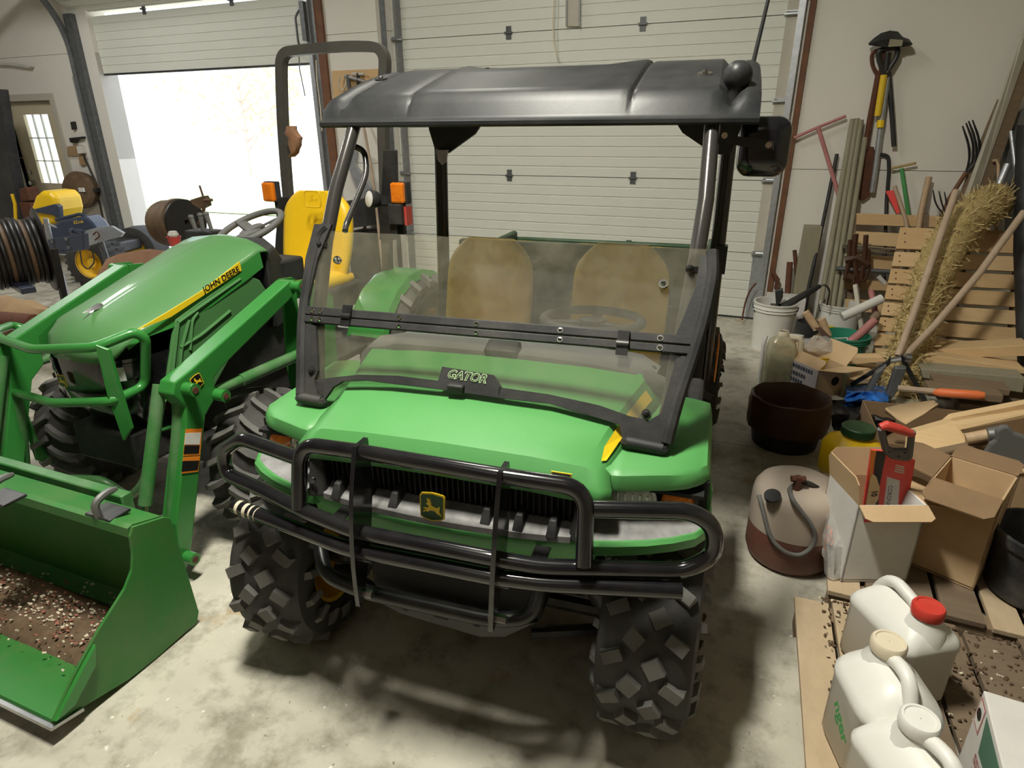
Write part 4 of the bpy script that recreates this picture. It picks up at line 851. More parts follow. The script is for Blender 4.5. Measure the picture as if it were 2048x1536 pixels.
p = T.w(628, 398, 1.20); b = MB(); b.tube([p+V((x, -.012, y)) for x, y in rrect(.105, .085, .02, 4)], .004, 6, closed=True, cap=False); tp('seat_emblem', b, 'yellow')
b = MB(); b.prism([((x-5)*.0068, (y-5)*.006) for x, y in DEER], p+V((0, -.005, 0)), (1, 0, 0), (0, 0, 1), .006); tp('seat_emblem_deer', b, 'yellow', smooth=0)
b = MB(); b.box((-.03, 1.15, .72), (.5, .4, .14)); tp('seat_base', b, 'matte_black', bevel=.02)
# ---- roll bar
RP = [T.w(x, y, 1.40) for x, y in ((592, 530), (575, 380), (566, 250), (563, 160), (563, 105), (630, 97), (706, 92), (772, 95), (768, 170), (766, 250), (773, 450), (776, 560))]
b = MB(); b.tube(fil(RP, .16, 8), .034, 4, sq=math.pi/4); rb = tp('roll_bar', b, 'rops_steel', smooth=30)
for x, y, x2, y2 in ((556, 395, 585, 520), (766, 300, 790, 480)):
    b = MB(); b.slab([T.w(x, y, 1.36), T.w(x2, y, 1.36), T.w(x2+5, y2, 1.36), T.w(x-8, y2, 1.36)], (0, .03, 0)); tp('roll_bar_bracket', b, 'black_steel', rb, smooth=0, bevel=.004)
for x, y, s in ((538, 384, -1), (796, 386, 1)):
    p = T.w(x, y, 1.36); b = MB(); b.box(p, (.082, .035, .11)); al = tp('amber_lamp', b, 'amber', smooth=0, bevel=.012); b = MB(); b.box(p+V((s*.004, .035, 0)), (.09, .045, .118)); b.box(p+V((-s*.02, .05, -.13)), (.04, .04, .2)); tp('lamp_housing', b, 'matte_black', al, smooth=0, bevel=.006)
p = T.w(795, 428, 1.36); b = MB(); b.box(p, (.085, .06, .11)); tl = tp('tail_lamp', b, 'matte_black', smooth=0, bevel=.006); b = MB(); b.box(p+V((.05, .03, -.01)), (.014, .06, .10)); tp('tail_lens', b, 'red_plastic', tl, smooth=0)
p = T.w(741, 398, 1.33); Ml = Mx.Translation(p) @ Mx.Rotation(R(-28), 4, 'Z') @ Mx.Rotation(R(82), 4, 'X'); b = MB(); b.lathe([(.047, .012), (.05, 0), (.047, -.03), (.03, -.06), (.012, -.07)], 18, Ml); wl = tp('work_lamp', b, 'matte_black'); b = MB(); b.lathe([(.044, .010), (.03, .016), (.001, .018)], 18, Ml); tp('work_lamp_lens', b, 'white_plastic', wl)
b = MB(); b.box(p+V((.055, .04, -.005)), (.07, .03, .05)); tp('work_lamp_bracket', b, 'matte_black', wl, smooth=0)
b = MB(); rr = []
for i in range(9):
    t = i/8; x, y = 583+(7 if 2 < i < 8 else 0), 252+62*t; c = T.w(x, y, 1.34); rr.append([c+V((math.cos(a*.785)*.034*(.45+math.sin(math.pi*min(1, t+.1)))*rnd.uniform(.8, 1.15), math.sin(a*.785)*.03, 0)) for a in range(8)])
b.v = [T.M @ q for q in b.v] if False else b.v; b.loft([[T.M @ q for q in r_] for r_ in rr]); solo('strap_bundle', b, 'tarp_brown', 'brown strap bundle hanging on left post of tractor roll bar', 'strap', smooth=50)
# ---- what lies in the bucket
b = MB(); rows = []
for j in range(9):
    rows.append([])
    for i in range(40):
        u_ = -.70+1.36*i/39; w_ = -.60-.24*j/8; e = math.sin(math.pi*j/8)**.5; rows[-1].append(V((u_, w_, (.03 if j > 1 else .05)+e*(.018+.012*math.sin(u_*9+j)+rnd.uniform(0, .012)) - (.02 if j in (0, 8) else 0)+(.012 if j > 5 else 0))))
b.grid(rows); b.k = 1
for i in range(900):
    u_ = rnd.uniform(-.7, .62); w_ = -.72+rnd.gauss(0, .06); s_ = rnd.uniform(.002, .0055); b.k = 1 if rnd.random() < .6 else 2
    b.box((u_, w_, .062+rnd.uniform(0, .012)), (s_*2, s_*1.3, s_*.7), (rnd.uniform(0, 60), rnd.uniform(0, 60), rnd.uniform(0, 180)))
dz = T.M @ V((0, -.7, .02)); o = part('soil_debris', b, ['dirt', 'chip_pale', 'chip_red'], None, 'dark soil and pale seed scattered inside the green loader bucket', X=Mx.Translation(-dz) @ T.M, kind='stuff', cat='soil'); o.location = dz
# ================================================================ far left: reels, mower, hardware on the wall
def WP_(l): return [W.w(x, y, Y) for x, y, Y in l]
def stick(name, label, cat, pts, r, mt, group=None, n=8, rad=0, rnd_=5):
    P = WP_(pts); b = MB(); b.tube(fil(P, rad, rnd_) if rad else P, r, n); return solo(name, b, mt, label, cat, group=group, smooth=60)
def plate(pts, t, Y=None):
    b = MB(); b.slab([W.w(p[0], p[1], Y if Y is not None else p[2]) for p in pts], (0, t, 0)); return b
def crate(lo, hi): pass
# big hose reel at the frame edge
c = W.w(38, 505, 3.3); ax = V((.42, .9, .0)).normalized()
def axisM(c, ax): return Mx.Translation(c) @ ax.to_track_quat('Z', 'Y').to_matrix().to_4x4()
RM = axisM(c, ax); o = thing('hose_reel', 'large black hose reel wound with brown striped hose at the left edge', 'reel', (c.x, c.y, 0))
b = MB(); b.lathe([(.05, -.26), (.30, -.26), (.30, -.25), (.08, -.25), (.08, .16), (.33, .16), (.345, .17), (.345, .18), (.05, .19)], 36, RM); part('reel_drum', b, 'reel_black', o, smooth=40)
for k in range(11):
    z = -.225+.035*k; b = MB(); rr_ = .255+.012*math.sin(k*1.3); b.tube([RM @ V((rr_*math.cos(t*math.pi/16), rr_*math.sin(t*math.pi/16), z+.012*t/32)) for t in range(32)], .019, 8, closed=True, cap=False); part('hose_coil', b, 'reel_black' if k % 4 else 'reel_brown', o, smooth=60)
for dz in (-.32, .24):
    p = RM @ V((0, 0, dz)); b = MB(); b.bar(p, (p.x-.06, p.y, .0), .05, .03); part('reel_stand', b, 'reel_black', o, smooth=0)
b = MB(); p = W.w(60, 575, 3.15); b.box((p.x-.1, p.y, p.z), (.42, .10, .05), (0, 0, -20)); part('reel_tray', b, 'mower_blue', o, smooth=0, bevel=.006)
# brown things on the floor in front of the reel
def mound(pts, Y, dep, h=None, seed=1):
    r_ = random.Random(seed); b = MB(); top = [W.w(x, y, Y) for x, y in pts]; rows = []
    for j in range(6):
        t = j/5; rows.append([V((p.x+r_.uniform(-.01, .01), p.y+dep*(t-.5), max(.0, p.z*math.sin(math.pi*(.06+.88*t))**.6+r_.uniform(-.015, .015)))) for p in top])
    for r2 in (rows[0], rows[-1]):
        pass
    rows = [[V((p.x, p.y-.02, 0)) for p in rows[0]]]+rows+[[V((p.x, p.y+.02, 0)) for p in rows[-1]]]
    b.grid(rows); return b
solo('canvas_sheet', mound([(-30, 612), (0, 592), (30, 600), (60, 604), (92, 618), (100, 640)], 2.9, .35, seed=2), 'canvas_tan', 'tan canvas sheet bundled on the floor below the large reel', 'canvas', smooth=50)
solo('leather_tarp', mound([(212, 532), (222, 515), (250, 505), (290, 497), (330, 500), (350, 506), (358, 530)], 3.7, .5, seed=5), 'tarp_brown', 'brown leather tarp heaped behind the tractor hood', 'tarp', smooth=50)
b = MB(); b.tube([W.w(-20, 640, 2.7), W.w(70, 648, 2.7)], .07, 10); solo('wood_log', b, 'rust', 'dark brown log lying below the tan canvas at left edge', 'log')
b = MB()
for i in range(5): a = W.w(20+rnd.uniform(-20, 40), 578+7*i, 3.05); b.bar((a.x-.25, a.y, .30-.05*i), (a.x+.35, a.y+rnd.uniform(-.1, .1), .28-.05*i), .10, .025)
b.box((a.x+.05, a.y, .03), (.4, .3, .06)); solo('scrap_boards', b, 'old_wood', 'brown scrap boards stacked under the large black reel', 'boards', smooth=0)
# implement frame with jack posts
c = W.w(125, 490, 4.0); o = thing('implement_frame', 'dark blue bolted implement frame with tubular jack posts before the mower', 'implement', (c.x, c.y, 0))
b = MB(); b.slab([W.w(x, y, 4.0) for x, y in ((84, 480), (165, 468), (168, 500), (90, 512))], (0, .06, 0)); fm = part('frame_beam', b, 'mower_blue', o, smooth=0, bevel=.006)
for x, y in ((105, 483), (133, 478), (110, 501), (138, 495)):
    b = MB(); b.disc(W.w(x, y, 3.99), (0, 1, 0), .014, .02, 6); part('frame_bolt', b, 'steel', fm)
b = MB(); b.tube([W.w(91, 437, 3.98), W.w(100, 478, 3.98)], .024, 12); b.tube([W.w(98, 448, 3.96), W.w(113, 455, 3.94)], .008, 6); part('jack_post', b, 'galvanized', o)
b = MB(); b.tube([W.w(108, 500, 3.96), W.w(119, 548, 3.96)], .022, 12); b.tube([W.w(119, 548, 3.96), W.w(125, 575, 3.96), V((W.w(125, 575, 3.96).x, 3.96, 0))], .04, 10); part('jack_post', b, 'galvanized', o)
# mower
c = W.w(176, 585, 4.55); mo = thing('riding_mower', 'dark blue zero turn mower with yellow seat and yellow wheel beside entry door', 'mower', (c.x, c.y, 0))
MM = Frame((c.x, c.y, 0), 12)
M0 = MM.M
def mpx(x, y, w_=0): return MM.w(x, y, w_)
def mpart(nm, b, mt, par=None, **k): return part(nm, b, mt, par or mo, X=MM, **k)
wc = mpx(182, 530, 0)
b = MB(); Mq = Mx.Translation((wc.x, .1, .29)) @ Mx.Rotation(R(90), 4, 'X'); b.lathe([(.15, -.12), (.22, -.14), (.28, -.12), (.29, 0), (.28, .12), (.22, .14), (.15, .12)], 32, Mq)
for i in range(26):
    a = 2*math.pi*i/26
    for z in (-.07, .07): b.box(Mq @ V((.288*math.cos(a), .288*math.sin(a), z)), (.03, .10, .03))
t = mpart('tire', b, 'rubber'); b = MB(); b.lathe([(.16, .13), (.145, .10), (.13, .06), (.06, .05), (.05, .09), (.001, .09)], 28, Mq); mpart('rim', b, 'rim_yellow', t)
b = MB(); Mq = Mx.Translation((wc.x-.05, .85, .29)) @ Mx.Rotation(R(90), 4, 'X'); b.lathe([(.15, -.12), (.22, -.14), (.28, -.12), (.29, 0), (.28, .12), (.22, .14), (.15, .12)], 28, Mq); t = mpart('tire', b, 'rubber'); b = MB(); b.lathe([(.16, .13), (.13, .06), (.001, .05)], 20, Mq); mpart('rim', b, 'rim_yellow', t)
b = MB(); b.slab([mpx(x, y, .05) for x, y in ((95, 455), (118, 440), (168, 432), (182, 445), (200, 470), (196, 500), (150, 500), (95, 510))], (0, .22, 0)); mpart('fender', b, 'mower_blue', smooth=0, bevel=.03)
b = MB(); b.tube(fil([mpx(112, 440, .1), mpx(160, 428, .1), mpx(172, 432, .1), mpx(196, 462, .1)], .05, 4), .018, 8); mpart('side_rail', b, 'mower_blue')
t = words('EZtrak', mpx(148, 448, .045), mpx(172, 445, .045)-mpx(148, 448, .045), (0, 0, 1), .045); mpart('lettering', t, 'decal_yellow', smooth=0)
b = MB(); b.slab([mpx(x, y, .25) for x, y in ((63, 448), (60, 415), (68, 392), (80, 382), (98, 384), (110, 394), (116, 420), (112, 448), (90, 452))], (0, .38, 0)); mpart('seat_back', b, 'yellow', smooth=0, bevel=.05, seg=3)
b = MB(); b.slab([mpx(x, y, .22) for x, y in ((62, 420), (108, 408), (116, 412), (118, 438), (104, 430), (64, 424))], (0, .07, 0)); mpart('armrest', b, 'mower_blue', smooth=0, bevel=.01)
b = MB(); b.box((wc.x-.3, .45, .40), (.8, .5, .12)); mpart('mower_frame', b, 'black_steel', bevel=.02)
c = W.w(200, 475, 4.35); o = thing('metal_bracket', 'shiny sheet metal bracket with cables in front of the mower wheel', 'bracket', (c.x, c.y, 0))
b = MB(); b.slab([W.w(x, y, 4.35) for x, y in ((168, 462), (195, 455), (222, 452), (246, 466), (240, 474), (220, 478), (176, 492), (170, 480))], (0, .03, 0)); part('bracket_plate', b, 'galvanized', o, smooth=0, bevel=.004)
b = MB(); b.tube([W.w(140, 463, 4.33), W.w(165, 462, 4.33)], .02, 10); b.disc(W.w(146, 463, 4.32), (1, 0, 0), .032, .05); part('bracket_knob', b, 'mower_blue', o)
for l in (((186, 470), (194, 462), (200, 472), (190, 480)), ((196, 486), (206, 498), (214, 510)), ((160, 500), (164, 530), (176, 540), (190, 524), (184, 500))):
    b = MB(); b.tube(fil(WP_([(x, y, 4.32) for x, y in l]), .05, 4), .007, 6); part('cable', b, 'rust' if l[0][0] == 186 else 'black_steel', o)
b = MB(); p = W.w(200, 478, 4.38); b.tube([p, (p.x, p.y+.05, .0)], .03, 8); part('bracket_post', b, 'dark_galvanized', o)
def pail(name, label, px, py, Y, r0, r1, h, mt, z0=0, cat='bucket', group=None, ribs=2, handle=True, rimm=None, cyl=False):
    c = W.w(px, py, Y); c.z = z0; o = thing(name, label, cat, c, 0, group); b = MB(); M = Mx.Translation(c)
    b.lathe([(.001, .0), (r0, .0), (r0+(r1-r0)*.8, h*.8)]+[q for k in range(ribs) for q in ((r1*.985, h*(.82+.06*k)), (r1*1.05, h*(.825+.06*k)), (r1*1.05, h*(.84+.06*k)), (r1*.99, h*(.845+.06*k)))]+[(r1, h*.97), (r1*1.05, h*.975), (r1*1.05, h), (r1*.97, h), (r1*.95, h*.9), (r0*.95, .015), (.001, .015)], 32, M); part('bucket_body', b, mt, o, smooth=40)
    if handle:
        b = MB(); b.tube([c+V((r1*1.05*math.cos(t), -r1*.75*math.sin(t)*.6-r1*.1, h*.92-r1*.7*math.sin(t))) for t in [math.pi*i/14 for i in range(15)]], .005, 6); part('bail_handle', b, 'black_steel', o)
    return o, c
o, _ = pail('green_bucket', 'tall green plastic bucket beside the left door track', 222, 530, 5.35, .13, .15, .46, 'teal_plastic', ribs=4, handle=False)
# drum shaped reel in the doorway
c = W.w(350, 446, 4.1); RM = axisM(c, V((.96, -.12, .1)).normalized()); o = thing('drum_reel', 'brown double drum reel with crank standing in the bright doorway', 'reel', (c.x, c.y, 0))
b = MB(); b.lathe([(.02, -.20), (.14, -.20), (.19, -.13), (.2, -.08), (.185, -.02), (.19, .02), (.205, .07), (.2, .12), (.15, .14), (.02, .14)], 30, RM); part('reel_drum', b, 'reel_brown', o, smooth=50)
b = MB(); b.lathe([(.02, .15), (.19, .15), (.195, .16), (.19, .17), (.02, .17)], 30, RM); part('reel_flange', b, 'reel_black', o)
b = MB(); b.bar(c, (c.x-.15, c.y, 0), .05, .04); b.bar(c, (c.x+.2, c.y+.05, 0), .05, .04); part('reel_stand', b, 'black_steel', o, smooth=0)
b = MB(); b.slab([W.w(x, y, 4.0) for x, y in ((380, 400), (405, 392), (410, 400), (412, 412), (400, 418), (384, 408))], (0, .06, 0)); b.tube([W.w(407, 395, 4.0), W.w(399, 371, 4.0)], .009, 6); b.tube([W.w(408, 400, 4.0), W.w(424, 400, 4.0)], .012, 8); b.tube([W.w(408, 410, 4.0), W.w(406, 432, 4.0), W.w(398, 448, 4.05)], .015, 6); part('reel_crank', b, 'reel_brown', o)
for x, y, x2, y2 in ((382, 434, 396, 472), (400, 430, 408, 466), (412, 428, 424, 462)):
    b = MB(); b.tube([W.w(x, y, 2.75), W.w(x2, y2, 2.75)], [.014, .010], 8); b.ball(W.w(x, y, 2.75), .017, 8); lv = part('control_lever', b, 'dash_grey', tr_)
b = MB(); p = W.w(412, 470, 2.78); b.box(p, (.20, .12, .06)); b.box(p-V((0, -.02, .2)), (.18, .12, .36)); part('lever_console', b, 'matte_black', tr_, smooth=0, bevel=.008)
o, c = pail('red_cup', 'small red cup with white rag by the tractor hood edge', 349, 482, 3.5, .035, .05, .07, 'red_plastic', z0=W.w(349, 482, 3.5).z-.035, cat='cup', ribs=0, handle=False); b = MB(); b.ball(c+V((0, 0, .08)), .04, 8); part('rag', b, 'white_dirty', o); b = MB(); b.tube([V((c.x, c.y, 0)), c], .02, 8); part('cup_post', b, 'black_steel', o)
# things on the wall by the entry door
c = W.w(160, 380, YW-.14); RM = axisM(c, V((.25, -.95, .12)).normalized()); o = thing('cord_reel', 'round dark brown cord reel mounted on the wall beside entry door', 'reel', (c.x, YW, c.z))
b = MB(); b.lathe([(.001, -.10), (.18, -.10), (.225, -.06), (.23, .02), (.2, .06), (.12, .075), (.001, .08)], 28, RM); part('reel_drum', b, 'reel_brown', o); b = MB(); b.box(RM @ V((.10, .0, .09)), (.09, .02, .05)); part('reel_label', b, 'decal_white', o, smooth=0)
b = MB(); b.box((c.x+.22, YW-.06, c.z), (.10, .12, .05)); part('reel_bracket', b, 'black_steel', o, smooth=0)
for l in (((192, 380), (206, 392), (214, 420), (225, 452), (232, 480)), ((186, 384), (198, 400), (204, 430), (212, 470))):
    b = MB(); b.tube(fil(WP_([(x, y, YW-.03) for x, y in l]), .1, 4), .011, 6); part('hanging_cord', b, 'hose_black', o)
o = thing('outlet_box', 'cream outlet box on wood board on wall right of entry door', 'outlet', W.w(155, 303, YW))
b = plate([(137, 293), (165, 290), (168, 311), (139, 312)], -.02, YW); part('backing_board', b, 'canvas_tan', o, smooth=0); b = plate([(160, 292), (171, 291), (174, 306), (163, 307)], -.05, YW); part('outlet_cover', b, 'white_plastic', o, smooth=0)
b = MB(); b.tube(fil(WP_([(168, 308, YW-.05), (170, 318, YW-.04), (180, 340, YW-.03), (190, 362, YW-.03), (196, 380, YW-.03)]), .05, 4), .012, 6); part('power_cord', b, 'hose_black', o); b = plate([(161, 312), (170, 312), (173, 330), (164, 330)], -.03, YW); part('plug', b, 'canvas_tan', o, smooth=0)
b = plate([(146, 244), (152, 243), (155, 258), (149, 260)], -.04, YW); solo('wall_thermometer', b, 'matte_black', 'small black box on wall above the clamp near entry door', 'box', smooth=0, bevel=.006)
b = plate([(145, 276), (172, 273), (172, 277), (160, 279), (156, 286), (148, 285)], -.05, YW); solo('wall_clamp', b, 'black_steel', 'black clamp hung on wall above the outlet box', 'clamp', smooth=0, bevel=.004)
b = plate([(0, 126), (30, 126), (70, 134), (68, 137), (28, 131), (0, 130)], -.06, YW-.0); solo('wall_hook_rail', b, 'white_dirty', 'pale thin bracket on the wall above the entry door', 'bracket', smooth=0)
b = MB(); b.slab([W.w(x, y, 5.3) for x, y in ((-40, 180), (-4, 178), (14, 290), (36, 405), (44, 470), (-40, 470))], (0, .12, 0)); p = W.w(20, 470, 5.3); b.box((p.x-.15, 5.36, p.z/2), (.5, .12, p.z)); solo('hanging_tarp', b, 'hose_black', 'dark tarp hanging at the left edge beside entry door', 'tarp', smooth=0, bevel=.01)
b = plate([(36, 378), (52, 374), (60, 402), (40, 404)], .15, 5.2); p = W.w(48, 404, 5.2); b.box((p.x, p.y+.07, p.z/2), (.22, .15, p.z)); solo('red_fuel_can', b, 'rust', 'dark red can standing under the left edge of entry door', 'can', smooth=0, bevel=.02)
stick('yellow_stick', 'short yellow stick leaning left of the dark red can', 'stick', [(24, 388, 5.15), (30, 408, 5.15), (34, 500, 5.1)], .02, 'yellow')
# ---- strip of wall between the garage doors
o = thing('tool_board', 'orange brown board with tools on wall between the two garage doors', 'board', W.w(710, 165, YW))
b = plate([(667, 142), (764, 138), (770, 200), (670, 206)], -.025, YW); part('board_panel', b, 'pallet_wood', o, smooth=0)
for l, nm, mt, r_ in ((((680, 150), (676, 168), (684, 182), (692, 172), (692, 152)), 'wire_hook', 'white_dirty', .006), (((690, 152), (720, 160), (742, 168)), 'hammer_handle', 'steel', .016), (((696, 150), (698, 172), (702, 192)), 'tool_shank', 'dark_galvanized', .02), (((716, 146), (716, 170)), 'pliers', 'black_steel', .015), (((704, 148), (728, 148)), 'tool_label', 'white_dirty', .012)):
    b = MB(); b.tube(fil(WP_([(x, y, YW-.06) for x, y in l]), .03, 3), r_, 8); part(nm, b, mt, o)
stick('broom_handle', 'long brown broom handle leaning on wall between the garage doors', 'broom', [(724, 232, 5.82), (744, 345, 5.7), (754, 430, 5.6), (768, 560, 5.45)], .014, 'worn_handle')
o = thing('snow_shovel', 'grey scoop shovel leaning on wall behind the front roll bar post', 'shovel', V((W.w(715, 335, 5.7).x, 5.7, 0)))
b = MB(); b.slab([W.w(x, y, 5.72) for x, y in ((696, 336), (704, 290), (716, 296), (712, 330), (744, 375), (738, 410), (722, 400))], (0, .03, 0)); part('shovel_blade', b, 'galvanized', o, smooth=0, bevel=.01)
b = MB(); b.tube([W.w(728, 390, 5.74), V((W.w(745, 420, 5.74).x, 5.5, .02))], .017, 8); part('shovel_shaft', b, 'worn_handle', o)
b = MB(); p = W.w(712, 425, 5.5); b.slab([W.w(x, y, 5.5) for x, y in ((690, 402), (726, 396), (735, 452), (690, 458))], (0, .3, 0)); b.box((p.x, p.y+.15, p.z/2-.1), (.28, .3, max(.1, p.z-.2))); solo('black_cabinet', b, 'hose_black', 'black steel box on floor under the scoop shovel between garage doors', 'cabinet', smooth=0, bevel=.01)
# ================================================================ right side: tools on the wall
YT = YW-.03
o = thing('drain_spade', 'rusty drain spade with D handle hanging upside down on the right wall', 'spade', W.w(1740, 250, YW))
b = MB(); b.tube(WP_([(1757, 150, YT-.02), (1740, 240, YT-.02), (1730, 300, YT-.02)]), .022, 8); part('shaft', b, 'rust', o)
b = MB(); b.tube(fil(WP_([(1756, 152, YT-.02), (1744, 130, YT-.02), (1743, 106, YT-.02), (1768, 96, YT-.02), (1766, 128, YT-.02), (1757, 150, YT-.02)]), .03, 4), .013, 8); part('d_handle', b, 'rust', o)
b = plate([(1732, 292, YT), (1748, 294, YT), (1746, 360, YT), (1738, 392, YT), (1724, 402, YT), (1711, 395, YT), (1713, 365, YT), (1722, 330, YT)], -.02); part('blade', b, 'rust', o, smooth=0, bevel=.004)
o = thing('yellow_shovel', 'shovel with yellow sleeve and black D handle hanging on the right wall', 'shovel', W.w(1765, 250, YW))
b = MB(); b.tube(WP_([(1768, 150, YT-.05), (1755, 232, YT-.05)]), .024, 10); part('yellow_sleeve', b, 'bucket_yellow', o); b = MB(); b.tube(WP_([(1776, 155, YT-.03), (1762, 250, YT-.03), (1752, 330, YT-.03), (1744, 385, YT-.03)]), .02, 8); part('shaft', b, 'galvanized', o); b = MB(); b.tube(WP_([(1762, 240, YT-.04), (1760, 255, YT-.04)]), .026, 8); part('shaft_band', b, 'decal_yellow', o)
b = MB(); b.tube(fil(WP_([(1772, 148, YT-.05), (1758, 122, YT-.05), (1757, 100, YT-.05), (1795, 94, YT-.05), (1796, 110, YT-.05), (1784, 130, YT-.05), (1772, 148, YT-.05)]), .03, 4), .018, 8); part('d_handle', b, 'black_steel', o); b = MB(); b.tube(WP_([(1772, 142, YT-.05), (1776, 105, YT-.05)]), .022, 8); part('handle_neck', b, 'black_steel', o)
o = thing('scoop_blade', 'dark domed scoop blade hung at the top of the wall tools', 'shovel', W.w(1780, 90, YW)); b = MB(); rr = []
for x, t, bt in ((1737, 86, 90), (1748, 76, 92), (1762, 66, 94), (1780, 61, 95), (1796, 63, 94), (1806, 74, 94), (1818, 78, 92), (1825, 87, 89)): rr.append([W.w(x, t, YT-.06), W.w(x, (t+bt)/2, YT-.12), W.w(x, bt, YT-.10), W.w(x, bt, YT-.02)])
b.loft(rr); part('blade', b, 'matte_black', o, smooth=50); b = plate([(1780, 78, YT-.125), (1806, 80, YT-.125), (1804, 92, YT-.125), (1776, 94, YT-.125)], -.002); part('worn_patch', b, 'grey_wood', o, smooth=0)
stick('black_pry_bar', 'slim black bar hanging right of the yellow sleeved shovel', 'bar', [(1776, 130, YT-.03), (1784, 230, YT-.03), (1788, 293, YT-.03)], .017, 'hose_black')
o = thing('pink_t_handle_rod', 'pink T handle rod leaning against the wall beside the brown door trim', 'rod', V((W.w(1672, 380, 5.75).x, 5.75, 0)))
b = MB(); b.tube(WP_([(1588, 276, 5.80), (1635, 255, 5.80), (1692, 232, 5.80)]), .012, 8); part('t_handle', b, 'pink_steel', o); b = MB(); b.tube(WP_([(1636, 254, 5.80), (1672, 372, 5.76), (1700, 470, 5.72), (1716, 580, 5.66)]), .016, 8); part('shaft', b, 'pink_steel', o)
stick('black_rod', 'thin black rod leaning on wall left of the pole bundle', 'rod', [(1674, 308, 5.82), (1645, 450, 5.72), (1618, 570, 5.62), (1606, 640, 5.55)], .014, 'hose_black')
for i, (a, c, lb) in enumerate((((1706, 238), (1640, 616), 'first tan green pole from left in the leaning pole bundle'), ((1714, 237), (1653, 622), 'second tan green pole from left in the leaning pole bundle'), ((1722, 240), (1664, 624), 'third tan green pole from left in the leaning pole bundle'), ((1730, 275), (1676, 622), 'shortest tan green pole at the right of the leaning pole bundle'))):
    stick('fence_pole', lb, 'pole', [(a[0], a[1], 5.80), ((a[0]+c[0])/2, (a[1]+c[1])/2, 5.70), (c[0], c[1], 5.60), (c[0]-12, c[1]+62, 5.45)], .021, 'grey_wood', group='leaning tan poles')
stick('hook_rod', 'black rod with bent hook leaning right of the rusty spade blade', 'rod', [(1752, 310, YT), (1768, 309, YT), (1777, 314, YT), (1778, 340, YT), (1773, 400, YT), (1768, 560, 5.7)], .013, 'hose_black', rad=.04)
o = thing('red_tool', 'tool with flat red grip leaning beside the green T handle rod', 'tool', V((W.w(1800, 460, 5.75).x, 5.7, 0)))
b = plate([(1770, 382, 5.78), (1788, 380, 5.78), (1800, 425, 5.76), (1793, 428, 5.76), (1782, 405, 5.77)], -.02); part('grip', b, 'decal_red', o, smooth=0, bevel=.005); b = MB(); b.tube(WP_([(1796, 425, 5.76), (1802, 445, 5.75), (1812, 600, 5.6)]), .014, 8); part('shaft', b, 'galvanized', o)
o = thing('green_t_handle_rod', 'green shafted T handle rod leaning on right wall', 'rod', V((W.w(1815, 430, 5.75).x, 5.7, 0)))
b = MB(); b.tube(WP_([(1782, 337, 5.8), (1832, 326, 5.8)]), .010, 8); part('t_handle', b, 'straw', o); b = MB(); b.tube(WP_([(1803, 337, 5.8), (1817, 430, 5.75), (1826, 600, 5.6)]), .015, 8); part('shaft', b, 'green_steel', o)
stick('wooden_stick', 'slanted thin wooden stick between the red and green tools', 'stick', [(1789, 372, 5.7), (1812, 440, 5.66), (1830, 600, 5.5)], .015, 'worn_handle')
stick('wooden_post', 'thick pale wooden handle leaning right of the green T handle', 'handle', [(1858, 354, 5.78), (1842, 425, 5.72), (1820, 560, 5.6)], .022, 'handle_wood')
def fork(name, label, tips, crotch, tail, Y, r=.008, mt='black_steel', st=.016):
    o = thing(name, label, 'fork', V((W.w(*tail[-1], Y).x, Y, 0)))
    for q in tips:
        b = MB(); b.tube(fil(WP_([(x, y, Y) for x, y in q]+[(crotch[0], crotch[1], Y)]), .08, 4), [r*.6]+[r]*(len(fil(WP_([(x, y, Y) for x, y in q]+[(crotch[0], crotch[1], Y)]), .08, 4))-1), 6); part('tine', b, mt, o)
    b = MB(); P = WP_([(x, y, Y) for x, y in [crotch]+tail]); P.append(V((P[-1].x-.1, Y-.15, .1))); b.tube(P, st, 8); part('shaft', b, 'trim_brown', o)
fork('pitchfork', 'four tine pitchfork leaning tines up on the right wall', [[(1925, 252), (1938, 290), (1939, 320)], [(1932, 246), (1947, 285), (1946, 322)], [(1937, 242), (1952, 280), (1953, 322)], [(1945, 240), (1960, 282), (1957, 322)]], (1932, 345), [(1900, 395), (1880, 440)], 5.72)
fork('garden_rake', 'rusty rake with upright tines half hidden behind the straw roll', [[(1866, 380), (1871, 410)], [(1878, 382), (1884, 410)], [(1889, 384), (1894, 412)], [(1904, 398), (1906, 420)], [(1914, 396), (1918, 420)], [(1938, 384), (1934, 410)], [(1948, 390), (1940, 412)]], (1896, 438), [(1894, 470)], 5.6, .006)
def board(name, label, pts, Y0, Y1, t, mt, cat='board', **k):
    P = [W.w(x, y, Y0+(Y1-Y0)*f) for x, y, f in pts]; b = MB(); b.slab(P, (0.01, t, 0)); return solo(name, b, mt, label, cat, smooth=0, **k)
o = thing('leaning_plank', 'tall plank with pale face leaning at the right edge of wall', 'plank', V((1.45, 5.45, 0)))
b = MB(); b.slab([W.w(*q) for q in ((2070, 0, 5.74), (2036, 100, 5.72), (1918, 425, 5.55), (1880, 560, 5.4), (1900, 570, 5.4), (1950, 400, 5.57), (2062, 80, 5.74))], (.0, .03, 0)); part('plank_face', b, 'white_board', o, smooth=0); b = MB(); b.slab([W.w(*q) for q in ((2062, 80, 5.75), (1950, 400, 5.58), (1900, 570, 5.41), (1922, 575, 5.41), (1972, 400, 5.6), (2085, 90, 5.76))], (.0, .05, 0)); part('plank_edge', b, 'old_wood', o, smooth=0)
stick('tan_lath', 'thin tan lath leaning behind the tall pale plank', 'lath', [(1999, 200, 5.83), (1962, 290, 5.80), (1900, 450, 5.70), (1860, 600, 5.6)], .022, 'old_wood', n=4)
b = MB(); rr = []
